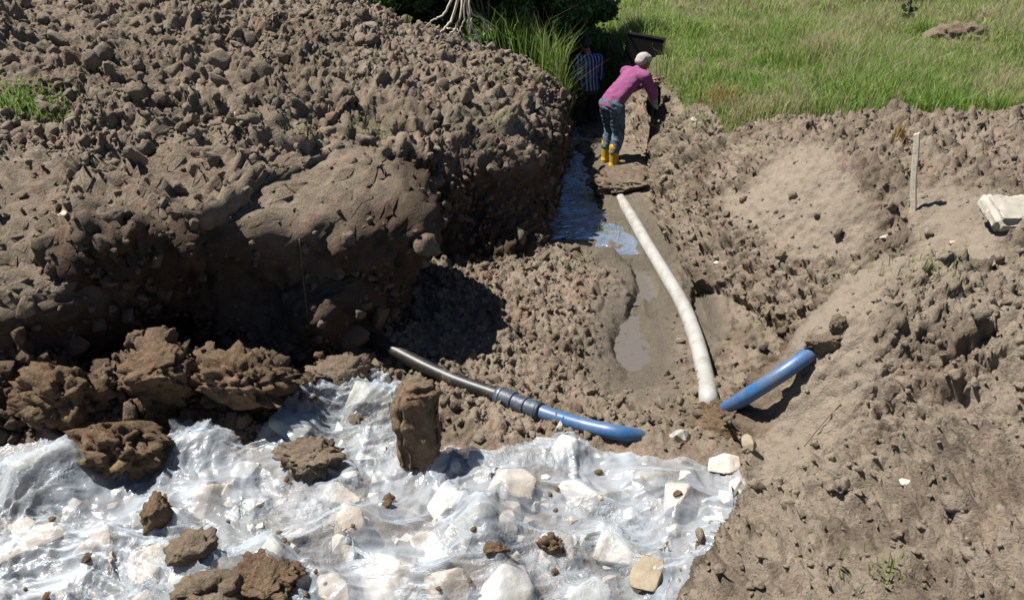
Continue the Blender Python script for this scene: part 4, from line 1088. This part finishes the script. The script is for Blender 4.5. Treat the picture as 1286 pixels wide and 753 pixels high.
def blades(name, B, H, W, T, mat, label, seed, lean=0.75, kind='stuff', parent=None):
    """curved tapering blades: roots B, heights H, widths W, tones T"""
    r = np.random.default_rng(seed); n = len(B)
    a = r.uniform(0, 2 * np.pi, n); l = r.uniform(0.1, 1, n) * lean; f = r.uniform(0, 2 * np.pi, n)
    dx = np.cos(a) * l * H; dy = np.sin(a) * l * H; wx_ = np.cos(f) * W * 0.5; wy_ = np.sin(f) * W * 0.5
    V = np.zeros((n, 5, 3), np.float32)
    V[:, 0] = B - np.stack([wx_, wy_, 0 * W + 0.02], 1); V[:, 1] = B + np.stack([wx_, wy_, 0 * W - 0.02], 1)
    mid = B + np.stack([dx * 0.35, dy * 0.35, H * 0.58], 1)
    V[:, 2] = mid + np.stack([wx_, wy_, 0 * W], 1) * 0.8; V[:, 3] = mid - np.stack([wx_, wy_, 0 * W], 1) * 0.8
    V[:, 4] = B + np.stack([dx, dy, H * (1 - 0.25 * l)], 1)
    i = np.arange(n)[:, None] * 5
    o = mesh_np(name, V.reshape(-1, 3), [i + np.array([[0, 1, 2, 3]]), i + np.array([[3, 2, 4]])], mat, parent, False, dict(t=np.repeat(T, 5)))
    return tag(o, label, kind=kind) if kind else o
def ground_np(x, y): return 1.08 + 0.25 * np.sin(x * 0.05 + 1) * np.sin(y * 0.04) * np.minimum(1, np.abs(y - 14) / 40)
g_r = np.random.default_rng(21)
# near part: on the detailed sheet
cn = pick(meadow * (meadow > 0.5) * (Y > 7) * (Y < 14.5) * (X < 8) * ((X > 0.9) | (Y > 10.4)) * np.clip(1.6 - Y * 0.06, 0.4, 2), 90000, 31)
Bn = P[cn]
nf = 100000
yf = 14.4 + 18 * g_r.uniform(0, 1, nf) ** 1.5; xf = g_r.uniform(-0.30, 0.80, nf) * yf
Bf = np.stack([xf, yf, ground_np(xf, yf)], 1)
ne = 16000
ye = g_r.uniform(7.9, 14.5, ne); xe = 8 + g_r.uniform(0, 1, ne) ** 1.4 * 4
Be = np.stack([xe, ye, ground_np(xe, ye)], 1)
B_ = np.vstack([Bn, Bf, Be]).astype(np.float32)
mound = at(1203, 55, 1.1)
B_ = B_[((B_[:, 0] - mound.x) / 0.72) ** 2 + ((B_[:, 1] - mound.y) / 0.5) ** 2 > 1]
q3 = np.stack([B_[:, 0], B_[:, 1], 0 * B_[:, 0]], 1)
tall = smooth(-0.3, 0.4, fbm(q3 * 0.55, 3, 51)); patchy = fbm(q3 * 1.6, 3, 52)
B_ = B_[~((np.abs(B_[:, 0] - bp.x) < 0.42) & (B_[:, 1] < bp.y + 0.1) & (B_[:, 1] > bp.y - 0.9))]
q3 = np.stack([B_[:, 0], B_[:, 1], 0 * B_[:, 0]], 1); tall = smooth(-0.3, 0.4, fbm(q3 * 0.55, 3, 51)); patchy = fbm(q3 * 1.6, 3, 52)
keepg = g_r.uniform(0, 1, len(B_)) < 0.55 + 0.6 * smooth(-0.4, 0.1, patchy)
B_, q3, tall, patchy = B_[keepg], q3[keepg], tall[keepg], patchy[keepg]
far = smooth(9, 20, B_[:, 1])
dryp = smooth(-0.05, 0.35, fbm(q3 * np.array([0.6, 1.1, 1]), 3, 53) + 0.10)
n = len(B_)
Hh_ = (0.06 + 0.30 * tall ** 1.5 + 0.10 * g_r.uniform(0, 1, n)) * (0.55 + 0.45 * smooth(7.9, 9.5, B_[:, 1])) * (0.8 + 0.5 * g_r.uniform(0, 1, n))
left_ = smooth(1.6, 1.0, B_[:, 0]) * smooth(10.0, 10.8, B_[:, 1]); Hh_ = Hh_ * (1 + 0.7 * left_)
Wd = g_r.uniform(0.006, 0.014, n) * (1 + 0.8 * far)
T_ = np.clip(0.41 + 0.32 * patchy + 0.34 * dryp * g_r.uniform(0, 1, n) + g_r.normal(0, 0.14, n) + 0.14 * far, 0, 1)
st_ = g_r.uniform(0, 1, n) < 0.22 * dryp + 0.06; T_[st_] = np.clip(T_[st_] + 0.45, 0, 1); Hh_[st_] *= 1.35; Wd[st_] *= 0.6
blades('grass', B_, Hh_, Wd, T_, M['grass'], 'tall green and straw coloured meadow grass', 22)

def ground_hit(px, py):
    h = TERR.ray_cast(cam.location, (at(px, py, z=0) - cam.location).normalized())[0]
    return h
def tuft_spots(cx, cy, rx, ry, n, seed):
    r = np.random.default_rng(seed); out = []
    for _ in range(n):
        h = ground_hit(cx + r.normal() * rx, cy + r.normal() * ry)
        if h: out.append(h[:])
    return np.array(out, np.float32)
Bp = np.vstack([tuft_spots(28, 128, 28, 12, 480, 1), tuft_spots(60, 145, 14, 8, 200, 2)])
r = np.random.default_rng(3)
blades('grass_patch', Bp, r.uniform(.03, .11, len(Bp)), r.uniform(.005, .010, len(Bp)), np.clip(r.normal(.35, .15, len(Bp)), 0, 1), M['grass'], 'green grass patch at the left edge of the heap', 4)
Bs = np.vstack([tuft_spots(cx, cy, rx, ry, n, 10 + k) for k, (cx, cy, rx, ry, n) in enumerate(((720, 330, 30, 6, 40), (760, 290, 14, 4, 60), (370, 168, 25, 8, 50), (470, 160, 20, 10, 50), (620, 150, 20, 10, 60), (1100, 720, 30, 12, 35), (1150, 340, 40, 14, 60), (935, 150, 40, 8, 200), (885, 150, 16, 10, 90), (650, 95, 30, 8, 160)))])
blades('weed_sprigs', Bs, r.uniform(.03, .10, len(Bs)), r.uniform(.004, .008, len(Bs)), np.clip(r.normal(.5, .2, len(Bs)), 0, 1), M['grass'], 'scattered weed sprigs rooted in the bare earth', 5)
for cx, cy, lb, nn in ((905, 128, 'orange dry plant at the grass edge of the bank', 170), (1130, 168, 'small orange dry plant beside the stake\'s top', 80)):
    h_ = ground_hit(cx, cy); rd = np.random.default_rng(cx); sp_ = 0.10 if cx < 1000 else 0.03
    Bd = np.array([(h_.x + a_, h_.y + b_, drop(h_.x + a_, h_.y + b_)) for a_, b_ in rd.normal(0, sp_, (nn, 2))], np.float32)
    o0 = blades('dry_plant', Bd, np.random.default_rng(cx).uniform(.08, .26 if cx < 1000 else .12, len(Bd)), np.full(len(Bd), .007), np.random.default_rng(cx + 1).uniform(0, 1, len(Bd)), M['dryleaf'], None, cx, 0.6, None)
    tag(o0, lb, 'plant')

def bush(name, loc, rx, ry, h, n, label, cat, seed, size=0.05, tone=0.0, group=None, low=0.0, shape='round'):
    r = np.random.default_rng(seed); e = empty(name, loc, label, cat, group)
    nb = 48; cl = []
    for _ in range(nb):
        a = r.uniform(0, 6.28); z = low + (1 - low) * r.uniform(0, 1) ** 1.5; k = math.sqrt(max(0.05, 1 - (2 * z - 0.75) ** 2 * 0.55)) if shape == 'round' else (1.05 - z)
        q_ = r.uniform(0.25, 1.0); cl.append((math.cos(a) * rx * k * q_, math.sin(a) * ry * k * q_, z * h, r.uniform(0.16, 0.34) * (rx + ry) / 2 * (1 if shape == 'round' else 0.7)))
    cl = np.array(cl); ci = r.integers(0, nb, n)
    d = r.normal(size=(n, 3)); d /= np.linalg.norm(d, axis=1, keepdims=True); d *= r.uniform(0.3, 1.05, (n, 1)) ** 0.6 * np.where(r.uniform(0, 1, (n, 1)) < 0.12, 1.35, 1.0)
    C = cl[ci, :3] + d * cl[ci, 3:4] * np.array([1, 1, 0.85])
    C[:, 2] = np.abs(C[:, 2])
    nrm = d + r.normal(0, 0.7, (n, 3)); nrm /= np.linalg.norm(nrm, axis=1, keepdims=True)
    t = np.cross(nrm, r.normal(size=(n, 3))); t /= np.linalg.norm(t, axis=1, keepdims=True); bt_ = np.cross(nrm, t)
    s = size * r.uniform(0.6, 1.3, (n, 1)); V = np.zeros((n, 4, 3), np.float32)
    V[:, 0] = C - t * s; V[:, 1] = C + bt_ * s * 0.45 + nrm * s * 0.12; V[:, 2] = C + t * s; V[:, 3] = C - bt_ * s * 0.45 + nrm * s * 0.12
    T = np.clip(0.35 + tone + r.normal(0, 0.2, n) + 0.25 * (r.uniform(0, 1, nb)[ci] - 0.5), 0, 1)
    mesh_np('crown', V.reshape(-1, 3), [np.arange(n * 4).reshape(n, 4)], M['leaf'], e, False, dict(t=np.repeat(T, 4)))
    VV = []; FF = []; m_ = 0
    for k in range(7 if shape == 'round' else 1):
        c_ = cl[k]; a_ = (r.normal() * 0.06, r.normal() * 0.06, -0.15)
        pts = [a_, (c_[0] * 0.3, c_[1] * 0.3, c_[2] * 0.5), tuple(c_[:3])] if shape == 'round' else [(0, 0, -.1), (0.01, 0, h * .5), (0, 0, h * 0.95)]
        V, F, T_2 = tube_np(spline(pts, 10), np.linspace(0.03, 0.008, 10), 7, False); VV.append(V); FF.append(F + m_); m_ += len(V)
    mesh_np('trunk', np.vstack(VV), [np.vstack(FF)], M['bark'], e)
    return e
for k, (x, y, rx, ry, h, n, lb, to) in enumerate((
        (-2.3, 12.3, 1.0, 0.8, 2.0, 9000, 'dark leafy bush behind the heap crest, leftmost of the dark bushes', -0.1),
        (-1.0, 12.5, 1.1, 0.9, 2.2, 12000, 'dense dark bush directly behind the bare pale roots', -0.12),
        (0.05, 12.9, 1.0, 0.9, 2.7, 13000, 'dark green bush between the bare roots and the trench end', 0.0),
        (-0.35, 11.9, 0.75, 0.5, 1.6, 7000, 'low dark shrub in front of the bushes, right of the bare roots', -0.05),
        (0.95, 13.9, 1.0, 0.9, 2.0, 13000, 'lighter green bush above the striped-shirt man', 0.18))):
    bush('bush', (x, y, 1.08), rx, ry, h, int(n * 2.2), lb, 'bush', 700 + k, 0.062, to + 0.1)
p_ = at(1137, 33, 1.08); bush('young_conifer', (p_.x, p_.y, 1.06), 0.22, 0.22, 1.1, 2600, 'small dark young tree standing alone in the meadow', 'tree', 720, 0.035, 0.0, shape='cone')
p_ = at(1085, 2, 1.1); bush('bush', (p_.x, p_.y, 1.06), 1.1, 0.8, 2.2, 9000, 'dark bush at the top edge far out in the meadow', 'bush', 721, 0.06, -0.15)
# pale soil mound out in the meadow
V, F = clod_shape(5, 800, 1.2); V = V * np.array((.62, .36, .26), np.float32)
o = mesh_np('soil_mound', V, [F], M['clod']); o.location = (mound.x, mound.y, 1.12); tag(o, 'low mound of bare pale earth out in the meadow grass', 'mound')

# uprooted dead shrub lying on the crest, its bare roots hanging down
rp = at(583, 0, y=10.1); rt = empty('dead_shrub', (rp.x, rp.y, rp.z + 0.3), 'bare pale roots of an uprooted shrub hanging over the heap crest', 'shrub')
V, F, T = tube_np(spline([(0.05, .35, .75), (0.0, .15, .35), (0, 0, 0.0)], 14), np.linspace(0.05, 0.075, 14), 10); mesh_np('trunk', V, [F, T], M['root'], rt)
rts = [((570, 18), (555, 40), (540, 55), .022), ((560, 14), (545, 25), (528, 42), .017), ((578, 20), (566, 45), (556, 62), .018), ((584, 20), (577, 40), (580, 64), .012), ((588, 16), (598, 45), (611, 74), .024),
       ((592, 14), (606, 24), (619, 40), .016), ((590, 25), (592, 50), (600, 72), .014), ((560, 35), (578, 40), (590, 62), .011), ((590, 12), (588, 38), (598, 66), .014), ((552, 32), (543, 44), (541, 60), .010), ((604, 30), (612, 45), (610, 62), .009)]
r = np.random.default_rng(9)
for k, (a_, b_, c_, rad_) in enumerate(rts):
    o3 = [Vector((0, 0, 0))] + [at(*q_, y=10.05 + r.uniform(-.12, .12)) - rt.location for q_ in (a_, b_, c_)]
    if k in (7, 9, 10): o3 = o3[1:]
    pts = spline(o3, 22); j_ = [(np.array(q_) + r.normal(0, .006, 3)) for q_ in pts]
    V, F, T = tube_np(j_, np.linspace(rad_, rad_ * .3, 22), 8); mesh_np('root', V, [F, T], M['root'], rt)
# a few root threads in the cut earth
M['thread'] = plain('root_thread', (0.16, 0.12, 0.085), 0.9, 0.2, 30)
for k, (pp, lb) in enumerate(((((1010, 560), (1030, 535), (1056, 506)), 'thin dark root lying across the scraped right bank'), (((376, 300), (380, 345), (386, 395)), 'pale root thread dangling over the dark cut face'))):
    pts = []
    for q_ in pp:
        h = ground_hit(*q_); d_ = (cam.location - h).normalized(); pts.append(h + d_ * 0.02)
    V, F, T = tube_np(spline(pts, 24), [0.0035] * 24, 6); tag(mesh_np('root_thread', V, [F, T], M['thread']), lb, 'root')
